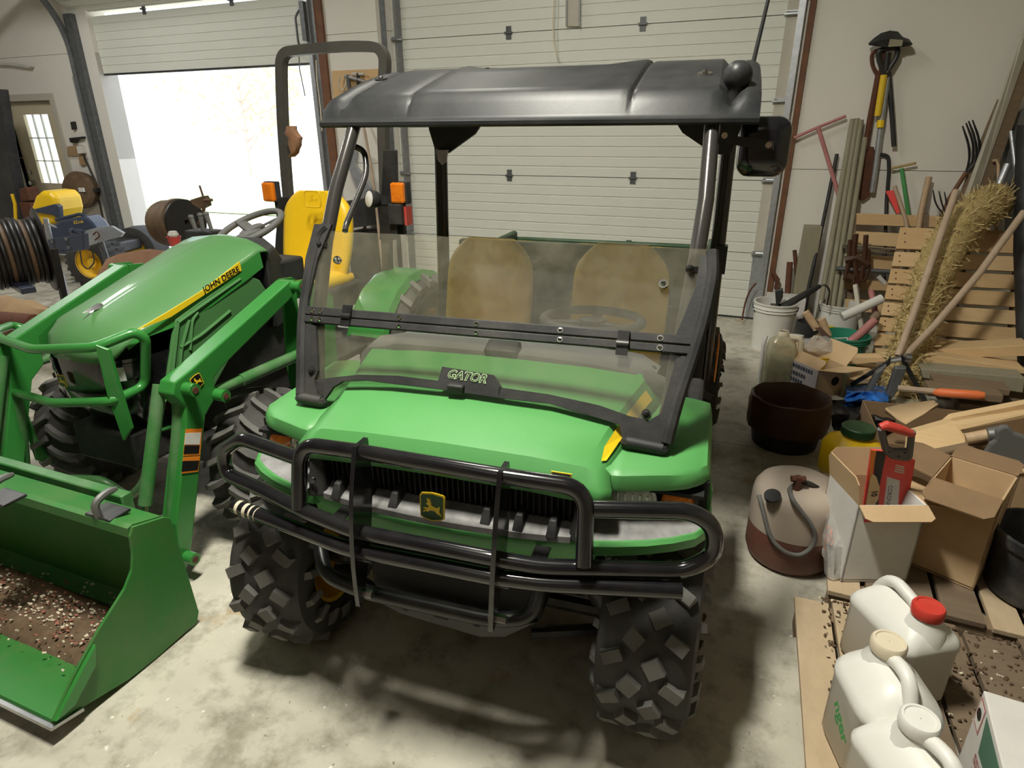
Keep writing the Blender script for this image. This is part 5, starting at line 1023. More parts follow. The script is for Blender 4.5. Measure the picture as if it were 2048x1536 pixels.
for x, y, Y, r_ in ((2062, 250, 5.55, .08), (2066, 300, 5.5, .10), (2062, 500, 5.2, .10), (2066, 700, 4.85, .09), (2074, 790, 4.6, .09)):
    c = W.w(x, y, Y); rr.append([c+V((r_*math.cos(i*math.pi/6), r_*math.sin(i*math.pi/6), 0)) for i in range(12)])
b.loft(rr); solo('black_pipe_roll', b, 'hose_black', 'fat black plastic roll leaning at the far right edge', 'roll', smooth=60)
b = MB(); b.slab([W.w(x, y, 5.75) for x, y in ((2010, 240), (2080, 200), (2080, 470), (1985, 470), (1990, 410), (2010, 330))], (0, .05, 0)); solo('dark_sheet', b, 'sheet_metal', 'dark grey sheet leaning behind the black roll and plank', 'sheet', smooth=0)
stick('galvanized_pipe', 'thin galvanized pipe standing before the dark grey sheet', 'pipe', [(2022, 262, 5.6), (2034, 360, 5.5), (2037, 440, 5.4), (2040, 560, 5.25)], .014, 'galvanized')
b = MB(); b.slab([W.w(x, y, 5.5) for x, y in ((1985, 390), (2012, 392), (2010, 470), (1975, 470))], (0, .1, 0)); solo('straw_bundle_end', b, 'carton_bright', 'grey paper sack end behind the top of the straw roll', 'sack', smooth=0, bevel=.02)
stick('wire_hook_tool', 'small tan hook handle sticking up right of the tall plank', 'hook', [(1985, 322, 5.6), (1993, 320, 5.6), (1997, 330, 5.6), (1996, 372, 5.55), (1992, 480, 5.45)], .010, 'handle_wood', rad=.02)
stick('grey_tube_tool', 'grey metal tube tilted above the grey sack end', 'tube', [(2016, 328, 5.5), (1998, 370, 5.48), (1985, 400, 5.46)], .025, 'galvanized')
# ---- pallets
def slats(o, rows, plane, mt, t, X0=None, nm='slat'):
    P0, n = plane
    for i, q in enumerate(rows):
        b = MB(); b.slab([W.on(x, y, P0, n) for x, y in q], V(n).normalized()*t); part(nm, b, mt if (i % 3 != 1) else 'pallet_wood_pale', o, smooth=0, bevel=.003)
bl, tl = V((.84, 4.95, .06)), V((.90, 5.42, .93)); d = tl-bl; n = V((0, d.z, -d.y)).normalized(); PL = (bl, n)
o = thing('leaning_pallet', 'large wooden pallet leaning upright against the right wall behind the straw roll', 'pallet', (1.2, 4.95, 0))
def lx(y): return 1801-(y-454)*.222
rows = []
for (l0, l1), (r0, r1) in zip(((454, 497), (503, 532), (537, 566), (570, 598), (604, 630), (634, 661), (666, 691), (696, 712)), ((464, 508), (514, 544), (551, 580), (586, 616), (623, 652), (658, 687), (692, 700), (712, 724))): rows.append([(lx(l0), l0), (2062, r0), (2066, r1), (lx(l1), l1)])
slats(o, rows, PL, 'pallet_wood', .018)
for x in (1812, 1925, 2050):
    b = MB(); a = W.on(x, 462, bl, n)+n*.02; c = W.on(x-(58 if x < 1900 else 20), 712, bl, n)+n*.02; b.bar(a+n*.045, c+n*.045, .09, .04, up=(1, 0, 0)); part('stringer', b, 'old_wood', o, smooth=0)
b = MB()
for l0, l1 in ((454, 497), (503, 532), (537, 566), (570, 598), (604, 630), (634, 661)):
    for k in (.3, .7): b.disc(W.on(lx(l0)+9, l0+(l1-l0)*k, bl, n)-n*.001, n, .006, .004, 6)
part('nail_head', b, 'rust', o)
o = thing('back_pallet', 'darker wooden pallet standing against the wall behind the pole bundle', 'pallet', (1.0, 5.65, 0)); PB = (V((0, 5.66, 0)), V((0, 1, -.05)))
slats(o, [[(1700, 426), (1900, 433), (1900, 456), (1702, 449)], [(1698, 462), (1900, 472), (1900, 500), (1696, 488)], [(1690, 508), (1890, 520), (1890, 545), (1690, 536)], [(1685, 556), (1880, 566), (1880, 586), (1685, 578)], [(1690, 598), (1880, 610), (1880, 634), (1690, 622)]], PB, 'pallet_wood', .02)
for x in (1706, 1850): b = MB(); b.bar(W.w(x, 428, 5.75), W.w(x-10, 640, 5.73), .09, .04, up=(1, 0, 0)); part('stringer', b, 'old_wood', o, smooth=0)
stick('silver_conduit', 'silver conduit lying across the darker pallet behind the poles', 'pipe', [(1684, 492, 5.6), (1740, 498, 5.6), (1800, 504, 5.6)], .022, 'chrome')
stick('grey_conduit', 'dull grey conduit below the silver one on darker pallet', 'pipe', [(1672, 537, 5.58), (1740, 541, 5.58), (1800, 545, 5.58)], .018, 'dark_galvanized')
o = thing('hand_tools_bundle', 'bundle of rusty pliers and cutters hanging on the darker pallet', 'tools', W.w(1710, 520, 5.55))
for l, r_ in ((((1712, 468), (1708, 500), (1714, 560)), .022), (((1732, 470), (1730, 510), (1722, 560)), .02), (((1700, 480), (1698, 520), (1690, 560)), .018), (((1690, 520), (1712, 515), (1736, 530)), .03), (((1692, 552), (1706, 558)), .04), (((1738, 500), (1738, 540), (1726, 565)), .012)):
    b = MB(); b.tube(WP_([(x, y, 5.56) for x, y in l]), r_, 6); part('tool_handle', b, 'bin_brown', o)
stick('pale_stake', 'pale wooden stake standing below the bundle of rusty pliers', 'stake', [(1711, 570, 5.45), (1718, 620, 5.3), (1723, 652, 5.2), (1724, 672, 5.15)], .020, 'white_board', n=4)
stick('pink_short_handle', 'short pink handle behind the white pipe beside leaning pallet', 'handle', [(1742, 582, 5.4), (1748, 610, 5.3), (1752, 640, 5.25)], .022, 'pink_steel')
stick('white_pipe', 'short white plastic pipe lying tilted before the darker pallet', 'pipe', [(1684, 634, 5.15), (1764, 597, 5.25)], .035, 'white_plastic', n=14)
stick('white_bolt_handle', 'small white handle sticking out beside the large pallet edge', 'handle', [(1757, 553, 5.45), (1770, 567, 5.45)], .018, 'white_dirty')
# ---- straw roll and post hole digger
o = thing('straw_wattle', 'netted straw roll leaning diagonally across the large pallet', 'straw roll', W.z(1800, 795, 0)); path = WP_([(1990, 402, 5.45), (1962, 418, 5.32), (1925, 448, 5.18), (1890, 500, 5.02), (1862, 560, 4.88), (1838, 630, 4.74), (1818, 700, 4.6), (1806, 760, 4.48), (1802, 800, 4.4)])
pf = []
for i in range(len(path)-1):
    for k in range(5): pf.append(path[i].lerp(path[i+1], k/5))
pf.append(path[-1]); b = MB(); b.tube(pf, [(.125 if i < 20 else .105)*(1+.06*math.sin(i*1.7)) for i in range(len(pf))], 14); part('straw_core', b, 'straw', o, smooth=60)
b = MB()
for i in range(4200):
    p = rnd.choice(pf[:-2]); q = V((rnd.gauss(0, 1), rnd.gauss(0, 1), rnd.gauss(0, 1))).normalized(); s = p+q*rnd.uniform(.108, .126); dr = (V((rnd.gauss(0, .5), rnd.gauss(0, .5), rnd.gauss(.3, .6))).normalized()+q*.25)*rnd.uniform(.02, .07); wv = dr.cross(q).normalized()*rnd.uniform(.0018, .0034)
    b.add([s-dr-wv, s-dr+wv, s+dr+wv, s+dr-wv], [(0, 1, 2, 3)])
part('loose_straw', b, 'straw_light', o, smooth=0, kind='stuff')
b = MB()
for i in range(60):
    p = W.z(rnd.gauss(1805, 22), rnd.gauss(790, 10), .01); q = V((rnd.gauss(0, 1), rnd.gauss(0, 1), .2)).normalized()*.05; b.add([p-q, p-q+V((.004, 0, 0)), p+q+V((.004, 0, .01)), p+q+V((0, 0, .01))], [(0, 1, 2, 3)])
part('fallen_straw', b, 'straw_light', o, smooth=0, kind='stuff')
o = thing('post_hole_digger', 'post hole digger with two long wooden handles crossed before the straw roll', 'digger', W.z(1790, 800, 0))
b = MB(); b.tube(WP_([(1912, 382, 5.0), (1878, 480, 4.78), (1830, 620, 4.5), (1796, 712, 4.32)]), .021, 10); part('handle', b, 'worn_handle', o, smooth=60)
b = MB(); b.tube(WP_([(2048, 424, 4.95), (1960, 545, 4.7), (1870, 650, 4.5), (1806, 716, 4.36)]), .021, 10); part('handle', b, 'worn_handle', o, smooth=60)
b = MB(); b.tube(WP_([(1778, 722, 4.25), (1816, 716, 4.25)]), .018, 8); b.disc(W.w(1816, 716, 4.22), (1, 0, 0), .028, .03); hb = part('hinge_bolt', b, 'steel', o)
for l in (((1782, 710), (1776, 722), (1700, 768), (1704, 774), (1780, 730)), ((1802, 708), (1810, 716), (1856, 802), (1846, 806), (1804, 726))): b = plate([(x, y, 4.22) for x, y in l], .02); part('lever_arm', b, 'black_steel', o, smooth=0, bevel=.003)
for l in (((1752, 745), (1775, 730), (1752, 770), (1735, 800), (1722, 798)), ((1790, 735), (1815, 735), (1800, 775), (1785, 800), (1772, 790))): b = plate([(x, y, 4.12) for x, y in l], .05); part('blade', b, 'sheet_metal', o, smooth=0, bevel=.01)
# ---- lumber on the floor under the pallet
for i, (q, Y, mt, lb) in enumerate(((((1862, 700), (2060, 690), (2060, 712), (1848, 718)), 4.62, 'pallet_wood_pale', 'pale board lying at the foot of the leaning pallet, topmost of the lumber'), (((1850, 708), (2050, 738), (2052, 748), (1846, 740)), 4.5, 'pallet_wood_pale', 'yellowish board below the topmost one at the pallet foot'), (((1842, 738), (2050, 756), (2046, 786), (1846, 756)), 4.35, 'grey_wood', 'weathered grey board at the foot of the leaning pallet'), (((1868, 760), (2022, 780), (2018, 792), (1868, 774)), 4.22, 'old_wood', 'brown plank under the weathered grey board'), (((1860, 778), (2008, 792), (2004, 806), (1856, 792)), 4.08, 'old_wood', 'lowest brown plank in front of the lumber pile'))):
    P = [W.w(x, y, Y) for x, y in q]; b = MB(); b.slab(P, (0, .16, 0)); z = min(p.z for p in P)
    solo('lumber_board', b, mt, lb, 'board', smooth=0, bevel=.004)
b = MB(); b.box((1.62, 4.45, .03), (.8, .5, .06)); b.box((1.62, 4.62, .12), (.8, .2, .12)); solo('lumber_bearer', b, 'old_wood', 'dark bearer timber under the lumber boards at pallet foot', 'timber', smooth=0)
b = MB(); b.slab([W.w(x, y, 4.55) for x, y in ((1694, 715), (1770, 714), (1772, 724), (1697, 730))], (0, .09, 0)); solo('short_two_by_four', b, 'pallet_wood_pale', 'short pale offcut lying left of the digger hinge', 'board', smooth=0, bevel=.004)
b = MB(); b.slab([W.z(x, y, .05) for x, y in ((1712, 734), (1780, 738), (1750, 765), (1690, 770))], (0, 0, .03)); solo('cardboard_scrap', b, 'cardboard', 'tan cardboard scrap under the left digger arm', 'cardboard', smooth=0)
o = thing('orange_handle_tool', 'wood shafted tool with bright orange grip lying before the lumber', 'tool', W.w(1870, 786, 4.05)); b = MB(); b.tube(WP_([(1796, 776, 4.1), (1872, 783, 4.06)]), .018, 8); part('shaft', b, 'worn_handle', o); b = MB(); b.tube(WP_([(1868, 784, 4.06), (1880, 785, 4.04), (1955, 790, 4.02), (1968, 791, 4.02)]), [.016, .026, .026, .02], 12); part('grip', b, 'orange_plastic', o, smooth=60)
# ---- things by the door jamb
b = MB(); b.box((W.w(1607, 560, 5.7).x, 5.72, .44), (.13, .10, .88), (3, 0, 4)); solo('grey_post', b, 'grey_wood', 'short square grey wooden post standing left of the pole bundle', 'post', smooth=0, bevel=.004)
stick('rusty_pipe', 'rusty pipe standing between door jamb and the grey post', 'pipe', [(1580, 524, 5.75), (1577, 560, 5.72), (1572, 640, 5.6)], .026, 'rust')
stick('rusty_rod', 'slim rusty rod standing behind the rusty pipe', 'rod', [(1589, 500, 5.8), (1594, 560, 5.75), (1594, 640, 5.65)], .016, 'rust')
stick('rusty_chain', 'dark twisted chain hanging beside the door jamb', 'chain', [(1546, 545, 5.8), (1556, 560, 5.78), (1552, 575, 5.78), (1566, 588, 5.76), (1562, 600, 5.76)], .02, 'rust', n=5)
stick('extension_cord', 'thin brown cord looping down the foot of the door track', 'cord', [(1512, 566, 5.8), (1500, 580, 5.78), (1490, 606, 5.74), (1484, 640, 5.7)], .008, 'rust', rad=.05)
o, c = pail('white_bucket', 'white plastic bucket holding a black trimmer, by the door jamb', 1545, 650, 5.12, .135, .155, .37, 'white_plastic', cat='bucket')
q = thing('string_trimmer', 'black trimmer head and shaft sticking out of the white bucket', 'trimmer', c+V((0, 0, .2))); b = MB(); b.tube(WP_([(1560, 616, 5.12), (1590, 600, 5.15), (1622, 582, 5.25), (1640, 572, 5.3)]), [.03, .028, .026, .016], 8); part('shaft', b, 'hose_black', q)
b = MB(); b.slab([W.w(x, y, 5.08) for x, y in ((1550, 582), (1566, 578), (1566, 595), (1558, 610), (1552, 612))], (0, .05, 0)); b.slab([W.w(x, y, 5.1) for x, y in ((1540, 612), (1572, 614), (1570, 620), (1544, 620))], (0, .1, 0)); part('head', b, 'hose_black', q, smooth=0, bevel=.006)
b = MB(); b.tube(fil(WP_([(1635, 575, 5.3), (1650, 568, 5.3), (1660, 580, 5.3), (1654, 610, 5.3)]), .05, 4), .008, 6); part('trimmer_cord', b, 'hose_black', q)
o, c = pail('white_bucket', 'white bucket behind the pole bundle with yellow label', 1681, 610, 5.55, .14, .15, .3, 'white_plastic', ribs=3, cat='bucket'); b = MB(); b.lathe([(.146, .08), (.148, .14)], 12, Mx.Translation(c), arc=(R(200), R(260))); part('bucket_label', b, 'decal_yellow', o)
b = MB(); b.box((W.w(1573, 590, 5.5).x, 5.55, .16), (.3, .22, .32)); solo('white_carton', b, 'cardboard_white', 'dirty white carton behind the white bucket and trimmer', 'carton', smooth=0, bevel=.004)
b = MB(); b.lathe([(.001, 0), (.085, 0), (.09, .01), (.082, .28), (.07, .28), (.07, .05), (.001, .05)], 20, Mx.Translation(V((W.w(1614, 655, 4.95).x, 4.95, 0)))); solo('grey_pipe_offcut', b, 'pot_black', 'dark grey upright pipe piece left of the teal bucket', 'pipe')
o, c = pail('teal_bucket', 'teal green plastic bucket full of hand tools', 1686, 690, 4.85, .135, .16, .24, 'teal_plastic', ribs=3, handle=False)
b = MB(); b.tube([c+V((-.12, .05, .18)), c+V((-.05, -.1, .23)), c+V((.0, -.13, .25)), c+V((.02, -.16, .19)), c+V((.0, -.17, .17))], .005, 5); part('twine', b, 'white_dirty', o)
stick('orange_trowel', 'trowel with faded orange handle standing in the teal bucket', 'trowel', [(1695, 688, 4.82), (1720, 668, 4.85), (1750, 640, 4.9)], .030, 'pink_steel'); stick('trowel_handle', 'round wooden knob handle beside the orange trowel', 'handle', [(1745, 640, 4.93), (1757, 627, 4.95)], .028, 'old_wood')
o = thing('loppers', 'loppers with two short wooden handles resting across the buckets', 'loppers', W.w(1650, 680, 4.6)); 
for l in (((1611, 624), (1634, 658)), ((1643, 638), (1656, 672))): b = MB(); b.tube(WP_([(x, y, 4.55) for x, y in l]), .026, 10); part('handle', b, 'handle_wood', o)
b = plate([(1630, 656, 4.52), (1642, 655, 4.52), (1662, 676, 4.5), (1690, 704, 4.46), (1696, 717, 4.45), (1684, 710, 4.45), (1655, 685, 4.5)], .015); part('blade', b, 'bin_brown', o, smooth=0)
o, c = pail('yellow_bucket', 'yellow plastic bucket holding a crumpled clear bag', 1624, 715, 4.5, .13, .155, .2, 'bucket_yellow', handle=False)
b = MB(); rr = []
for j in range(7): rr.append([c+V(((.13*math.sin(math.pi*(j+.5)/7)+rnd.uniform(-.015, .015))*math.cos(i*.524)+.03, (.11*math.sin(math.pi*(j+.5)/7)+rnd.uniform(-.015, .015))*math.sin(i*.524), .17+.022*j+rnd.uniform(-.01, .01))) for i in range(12)])
b.loft(rr); solo('clear_bag', b, 'film', 'crumpled clear plastic bag inside the yellow bucket', 'bag', smooth=0)
b = MB(); b.disc(W.w(1591, 672, 4.6), (0, .2, 1), .055, .02, 16); solo('white_cup', b, 'white_plastic', 'small white plastic cup beside the translucent spray jug', 'cup')
# clear jug with greenish liquid
c = W.z(1542, 772, 0)+V((.03, .10, 0)); o = thing('spray_jug', 'translucent jug half full of greenish liquid left of the lilac carton', 'jug', c)
def rr_rings(c, prof, yaw=0, r=.03):
    out = []
    for w_, d_, z in prof:
        out.append([c+Mx.Rotation(R(yaw), 3, 'Z') @ V((x, y, z)) for x, y in rrect(w_, d_, min(r, w_*.48, d_*.48), 4)])
    return out
b = MB(); b.loft(rr_rings(c, ((.17, .13, 0), (.19, .15, .01), (.19, .15, .25), (.16, .13, .29), (.09, .08, .32), (.07, .07, .33))), cap=True); part('jug_body', b, 'jug_clear', o, smooth=45)
b = MB(); b.loft(rr_rings(c, ((.165, .125, .006), (.18, .14, .014), (.18, .14, .18)))); part('liquid', b, 'jug_liquid', o, smooth=45)
b = MB(); b.lathe([(.036, .33), (.036, .345), (.03, .36), (.028, .355)], 16, Mx.Translation(c)); part('jug_neck', b, 'cream_plastic', o); b = MB(); b.tube(fil([c+V((.04, 0, .32)), c+V((.11, 0, .32)), c+V((.12, 0, .22)), c+V((.095, 0, .17))], .04, 4), .018, 8); part('jug_handle', b, 'cream_plastic', o)
stick('white_wand', 'white spray wand leaning on the front of the translucent jug', 'wand', [(1532, 672, 4.25), (1527, 690, 4.22), (1519, 768, 4.18)], .014, 'white_plastic')
# ---- open carton builder
def carton(name, label, A, ex, ey, w_, d_, h, mt, inner, flaps=(), t=.006, base=True):
    """four walls, floor and flaps; A = front left bottom corner; flaps: (side, length, angle) with angle 0 = upright, 90 = folded out flat, 180 = hanging"""
    o = thing(name, label, 'box', A); ez = V((0, 0, 1)); ex, ey = V(ex).normalized(), V(ey).normalized()
    c = [A, A+ex*w_, A+ex*w_+ey*d_, A+ey*d_]
    nm = {'f': (0, 1, -ey), 'r': (1, 2, ex), 'b': (2, 3, ey), 'l': (3, 0, -ex)}
    for k, (i, j, nn) in nm.items():
        b = MB(); b.slab([c[i], c[j], c[j]+ez*h, c[i]+ez*h], -nn*t); part('box_wall', b, (mt if isinstance(mt, str) else mt[k]), o, smooth=0)
    b = MB(); b.slab([p+ez*.004 for p in c], ez*t); part('box_floor', b, inner, o, smooth=0)
    for k, ln, an in flaps:
        i, j, nn = nm[k]; a = R(an); dv = ez*math.cos(a)+nn*math.sin(a); P, Q = c[i]+ez*h, c[j]+ez*h; e = (Q-P).normalized()*.02
        b = MB(); b.slab([P, Q, Q+dv*ln*.8, Q+dv*ln-e, P+dv*ln+e, P+dv*ln*.8], (nn*math.cos(a)-ez*math.sin(a))*-.004); part('box_flap', b, inner, o, smooth=0)
    return o, c
A = W.z(1546, 757, 0); B_ = W.z(1627, 797, 0); ex = (B_-A); w_ = ex.length; ex.normalize(); ey = V((-ex.y, ex.x, 0))
o, c4 = carton('printed_carton', 'lilac printed carton with open brown flaps behind the brown trash can', A, ex, ey, w_, .22, .19, {'f': 'carton_lilac', 'r': 'cardboard', 'b': 'cardboard', 'l': 'carton_lilac'}, 'cardboard', (('b', .14, 40), ('l', .12, 60), ('r', .2, 75), ('f', .08, -50)))
b = MB()
for r_, (z, u0, u1) in enumerate(((.145, .18, .88), (.095, .32, .72), (.05, .35, .65))):
    u_ = u0
    while u_ < u1: lw = .035+.02*((r_*7+int(u_*50)) % 3)/3; b.slab([A+ex*w_*u_-ey*.001+V((0, 0, z)), A+ex*w_*(u_+lw)-ey*.001+V((0, 0, z)), A+ex*w_*(u_+lw)-ey*.001+V((0, 0, z+.026)), A+ex*w_*u_-ey*.001+V((0, 0, z+.026))], -ey*.001); u_ += lw+.018
part('faded_print', b, 'mower_blue', o, smooth=0, kind='stuff')
P = A+ex*w_+ey*.0+V((0, 0, .10)); b = MB(); b.disc(P+ex*.002+ey*.15, ex, .03, .003, 14); part('hand_hole', b, 'shade_black', o)
# ---- brown bin, yellow tank
c = V((.235, 3.40, 0)); o = thing('trash_bin', 'dark bin lined with a brown bag standing behind the steel cylinder', 'bin', c); M = Mx.Translation(c)
b = MB(); b.lathe([(.001, 0), (.165, 0), (.20, .22), (.195, .22), (.16, .01), (.001, .01)], 28, M); part('bin_body', b, 'bin_black', o)
b = MB(); pr = [(.203, .10), (.208, .16), (.206, .24), (.20, .275), (.19, .28), (.175, .24), (.16, .1), (.14, .04), (.001, .04)]; k = 32; rings = [[M @ V(((r_+.004*math.sin(i*2.3+z*40))*math.cos(2*math.pi*i/k), (r_+.004*math.sin(i*2.3+z*40))*math.sin(2*math.pi*i/k), z+.003*math.sin(i*1.1))) for i in range(k)] for r_, z in pr]; b.loft(rings, False); part('bin_bag', b, 'bin_brown', o, smooth=50)
c = V((.53, 3.10, 0)); o = thing('yellow_sprayer_tank', 'yellow plastic tank with dark screw cap behind the white carton', 'tank', c); b = MB(); b.loft(rr_rings(c, ((.22, .22, 0), (.25, .25, .02), (.25, .25, .16), (.22, .22, .20), (.13, .13, .225), (.12, .12, .24)), 20, .07)); part('tank_body', b, 'yellow', o, smooth=45)
b = MB(); b.lathe([(.07, .235), (.075, .24), (.075, .275), (.07, .28), (.001, .282)], 20, Mx.Translation(c)); part('tank_cap', b, 'bed_green', o)
# ---- steel cylinder with hose
c = V((.245, 2.335, 0)); RC = .162; o = thing('steel_cylinder', 'rusty grey steel gas cylinder with a looped grey hose left of pallets', 'cylinder', c); M = Mx.Translation(c); HC = .335
b = MB(); b.lathe([(.001, .0), (.12, .0), (.15, .015), (RC, .05), (RC, .16)], 40, M); part('cylinder_base', b, 'tank_rust', o, smooth=50); b = MB(); b.lathe([(RC+.001, .158), (RC+.001, HC-.06), (RC*.97, HC-.03), (RC*.87, HC-.005), (RC*.65, HC+.015), (RC*.3, HC+.027), (.001, HC+.03)], 40, M); part('cylinder_top', b, 'tank_grey', o, smooth=50)
def cyl(px, py, r_=RC+.012):
    d = ray(px, py); a = d.x*d.x+d.y*d.y; q = CAMP-c; bq = 2*(q.x*d.x+q.y*d.y); cc = q.x*q.x+q.y*q.y-r_*r_; D = bq*bq-4*a*cc
    t = (-bq-math.sqrt(max(D, 0)))/(2*a); p = CAMP+d*t
    if p.z > HC: p = W.z(px, py, HC+.02)
    return p
b = MB(); b.tube(fil([cyl(x, y) for x, y in ((1590, 968), (1578, 978), (1584, 998), (1602, 1022), (1622, 1048), (1632, 1072), (1624, 1096), (1600, 1112), (1572, 1106), (1548, 1086), (1536, 1062), (1528, 1030), (1522, 1004), (1517, 990))], .02, 3), .0085, 8); hs = part('hose', b, 'hose_grey', o, smooth=60)
b = MB(); b.tube(fil([W.z(1598, 962, HC+.035), W.z(1618, 966, HC+.04), W.z(1640, 978, HC+.01), W.z(1652, 1000, .24), W.z(1662, 1040, .12)], .05, 4), .009, 8); part('hose', b, 'hose_black', o, smooth=60)
b = MB(); p = W.z(1594, 972, HC+.03); b.tube([p-V((0, 0, .03)), p+V((0, 0, .04))], .014, 10); b.disc(p+V((0, 0, .03)), (1, .3, 0), .012, .05); part('valve', b, 'rust', o); b = MB(); b.disc(W.z(1545, 992, HC-.005), (-.2, -.4, 1), .03, .012, 14); part('valve_cap', b, 'black_steel', o)
# ---- floor pallets with plank decks
def deck(name, label, X0, X1, Y0, Y1, zt_, wid, yaw, mts, seed, gap=.012):
    r_ = random.Random(seed); o = thing(name, label, 'pallet', ((X0+X1)/2, (Y0+Y1)/2, 0), 0); M = Mx.Translation(((X0+X1)/2, (Y0+Y1)/2, 0)) @ Mx.Rotation(R(yaw), 4, 'Z'); hx, hy = (X1-X0)/2, (Y1-Y0)/2; x = -hx; i = 0
    while x < hx-.03:
        w_ = min(wid*r_.uniform(.8, 1.25), hx-x); b = MB(); dz = r_.uniform(-.003, .003); e0, e1 = r_.uniform(-.02, .02), r_.uniform(-.02, .02)
        b.hexa([M @ V(p) for p in ((x, -hy+e0, zt_-.02), (x+w_-gap, -hy+e0, zt_-.02), (x+w_-gap, hy+e1, zt_-.02), (x, hy+e1, zt_-.02), (x, -hy+e0, zt_+dz), (x+w_-gap, -hy+e0, zt_+dz), (x+w_-gap, hy+e1, zt_+dz), (x, hy+e1, zt_+dz))]); part('deck_board', b, mts[i % len(mts)], o, smooth=0, bevel=.002); x += w_; i += 1
    for yy in (-hy+.05, 0, hy-.05): b = MB(); b.box((0, yy, (zt_-.02)/2), (hx*2-.02, .07, zt_-.02), M=M); part('stringer', b, 'old_wood', o, smooth=0)
    return o
deck('floor_pallet', 'nearest low wooden pallet deck under the white jugs at lower right', .275, 1.75, .2, 1.97, .115, .13, 1.5, ('floor_wood', 'floor_wood', 'wet_wood', 'wet_wood', 'wet_wood', 'wet_wood', 'wet_wood', 'wet_wood', 'wet_wood', 'wet_wood', 'wet_wood', 'wet_wood', 'wet_wood'), 4)
deck('floor_pallet', 'second low pallet deck under the open cartons, behind the jugs', .375, 1.65, 2.0, 2.85, .115, .12, -2, ('floor_wood', 'wet_wood', 'wet_wood', 'wet_wood'), 9, .018)
b = MB()
for i in range(900):
    x, y = rnd.uniform(.33, 1.15), rnd.gauss(1.72, .22)
    if x < .42 and y < 1.5: continue
    s_ = rnd.uniform(.0015, .005); b.k = 0 if rnd.random() < .85 else 1; b.box((x, min(1.95, max(1.2, y)), .119), (s_*2.4, s_*1.8, s_), (rnd.uniform(0, 40), rnd.uniform(0, 40), rnd.uniform(0, 180)))
solo('wood_crumbs', b, ['dirt', 'chip_pale'], 'dark crumbs of soil scattered over the nearest pallet deck', 'soil', smooth=0, kind='stuff')
# ---- white carton with hand saw
A = W.z(1682, 1163, .118); B_ = W.z(1812, 1163, .118); ex = (B_-A); w_ = ex.length; ex.normalize(); ey = V((-ex.y, ex.x, 0)); hh = W.on(1712, 1012, A, ey).z-.118
o, c4 = carton('white_open_carton', 'white carton with open brown flaps holding a red hand saw', A, ex, ey, w_, .21, hh, {'f': 'carton_bright', 'r': 'carton_bright', 'b': 'cardboard', 'l': 'cardboard_white'}, 'cardboard', (('f', .065, 112), ('l', .10, 12), ('b', .10, 15), ('r', .115, 100)))
b = MB(); zt4 = A.z+hh; b.slab([A+ex*w_*.12-ey*.0015+V((0, 0, hh*.80)), A+ex*w_*.68-ey*.0015+V((0, 0, hh*.80)), A+ex*w_*.68-ey*.0015+V((0, 0, hh*.86)), A+ex*w_*.12-ey*.0015+V((0, 0, hh*.86))], -ey*.001); part('red_label_strip', b, 'decal_red', o, smooth=0)
b = MB(); b.slab([A+ex*w_*.72-ey*.0015+V((0, 0, hh*.80)), A+ex*w_*.95-ey*.0015+V((0, 0, hh*.80)), A+ex*w_*.95-ey*.0015+V((0, 0, hh*.83)), A+ex*w_*.72-ey*.0015+V((0, 0, hh*.83))], -ey*.001); part('dark_label_strip', b, 'decal_black', o, smooth=0)
CP = A+ex*w_*.5+ey*.11+V((0, 0, hh)); sn = (ey+V((0, 0, .18))).normalized()
def sw_(x, y, off=0): return W.on(x, y, CP, sn)-sn*off
o = thing('hand_saw', 'hand saw with red and black handle in a red sleeve, standing in white carton', 'saw', A+ex*w_*.5+ey*.11)
def sp2(nm, pts, mt, off, t, par=None, **k): b = MB(); b.slab([sw_(x, y, off) for x, y in pts], sn*-t); return part(nm, b, mt, par or o, smooth=0, **k)
slv = sp2('sleeve', ((1741, 897), (1766, 900), (1828, 918), (1803, 1060), (1720, 1045)), 'decal_red', 0, .008)
sp2('sleeve_stripe', ((1748, 898), (1770, 902), (1757, 965), (1752, 1052), (1740, 1050)), 'decal_black', .008, .001, slv)
sp2('sleeve_orange', ((1739, 896), (1750, 898), (1742, 944), (1735, 960)), 'decal_orange', .009, .001, slv); sp2('sleeve_cream', ((1740, 942), (1750, 950), (1757, 972), (1754, 995), (1742, 1012), (1736, 1050), (1722, 1047)), 'decal_cream', .009, .001, slv)
sp2('sleeve_silver', ((1772, 950), (1797, 958), (1790, 1060), (1760, 1055)), 'decal_white', .008, .001, slv)
e1, e2 = (sw_(1775, 1040)-sw_(1785, 965)).normalized(), None; e2 = sn.cross(e1)*1; e2 = e2 if (sw_(1800, 1000)-sw_(1770, 1000)).dot(e2) > 0 else -e2
tw_ = words('CORONA', sw_(1774, 968, .0095), e1, e2 if e1.cross(e2).dot(-sn) > 0 else -e2, .022, t=.0); part('lettering', tw_, 'decal_black', slv, smooth=0)
tw_ = words('10', sw_(1741, 978, .0105), e1, e2 if e1.cross(e2).dot(-sn) > 0 else -e2, .028, t=.0, bold=.001); part('lettering', tw_, 'decal_black', slv, smooth=0)
for i in range(4): sp2('sleeve_text', ((1789-i, 926+4*i), (1806, 930+4*i), (1806, 932+4*i), (1789-i, 928+4*i)), 'decal_white', .008, .001, slv)
b = MB(); b.tube(fil([sw_(x, y, .012) for x, y in ((1758, 853), (1768, 896), (1782, 908), (1814, 912), (1820, 858))], .012, 4), .011, 8); hd_ = part('saw_handle', b, 'dash_grey', o)
sp2('handle_plate', ((1764, 885), (1784, 893), (1816, 893), (1814, 914), (1790, 911), (1766, 900)), 'dash_grey', .004, .016, hd_, bevel=.003)
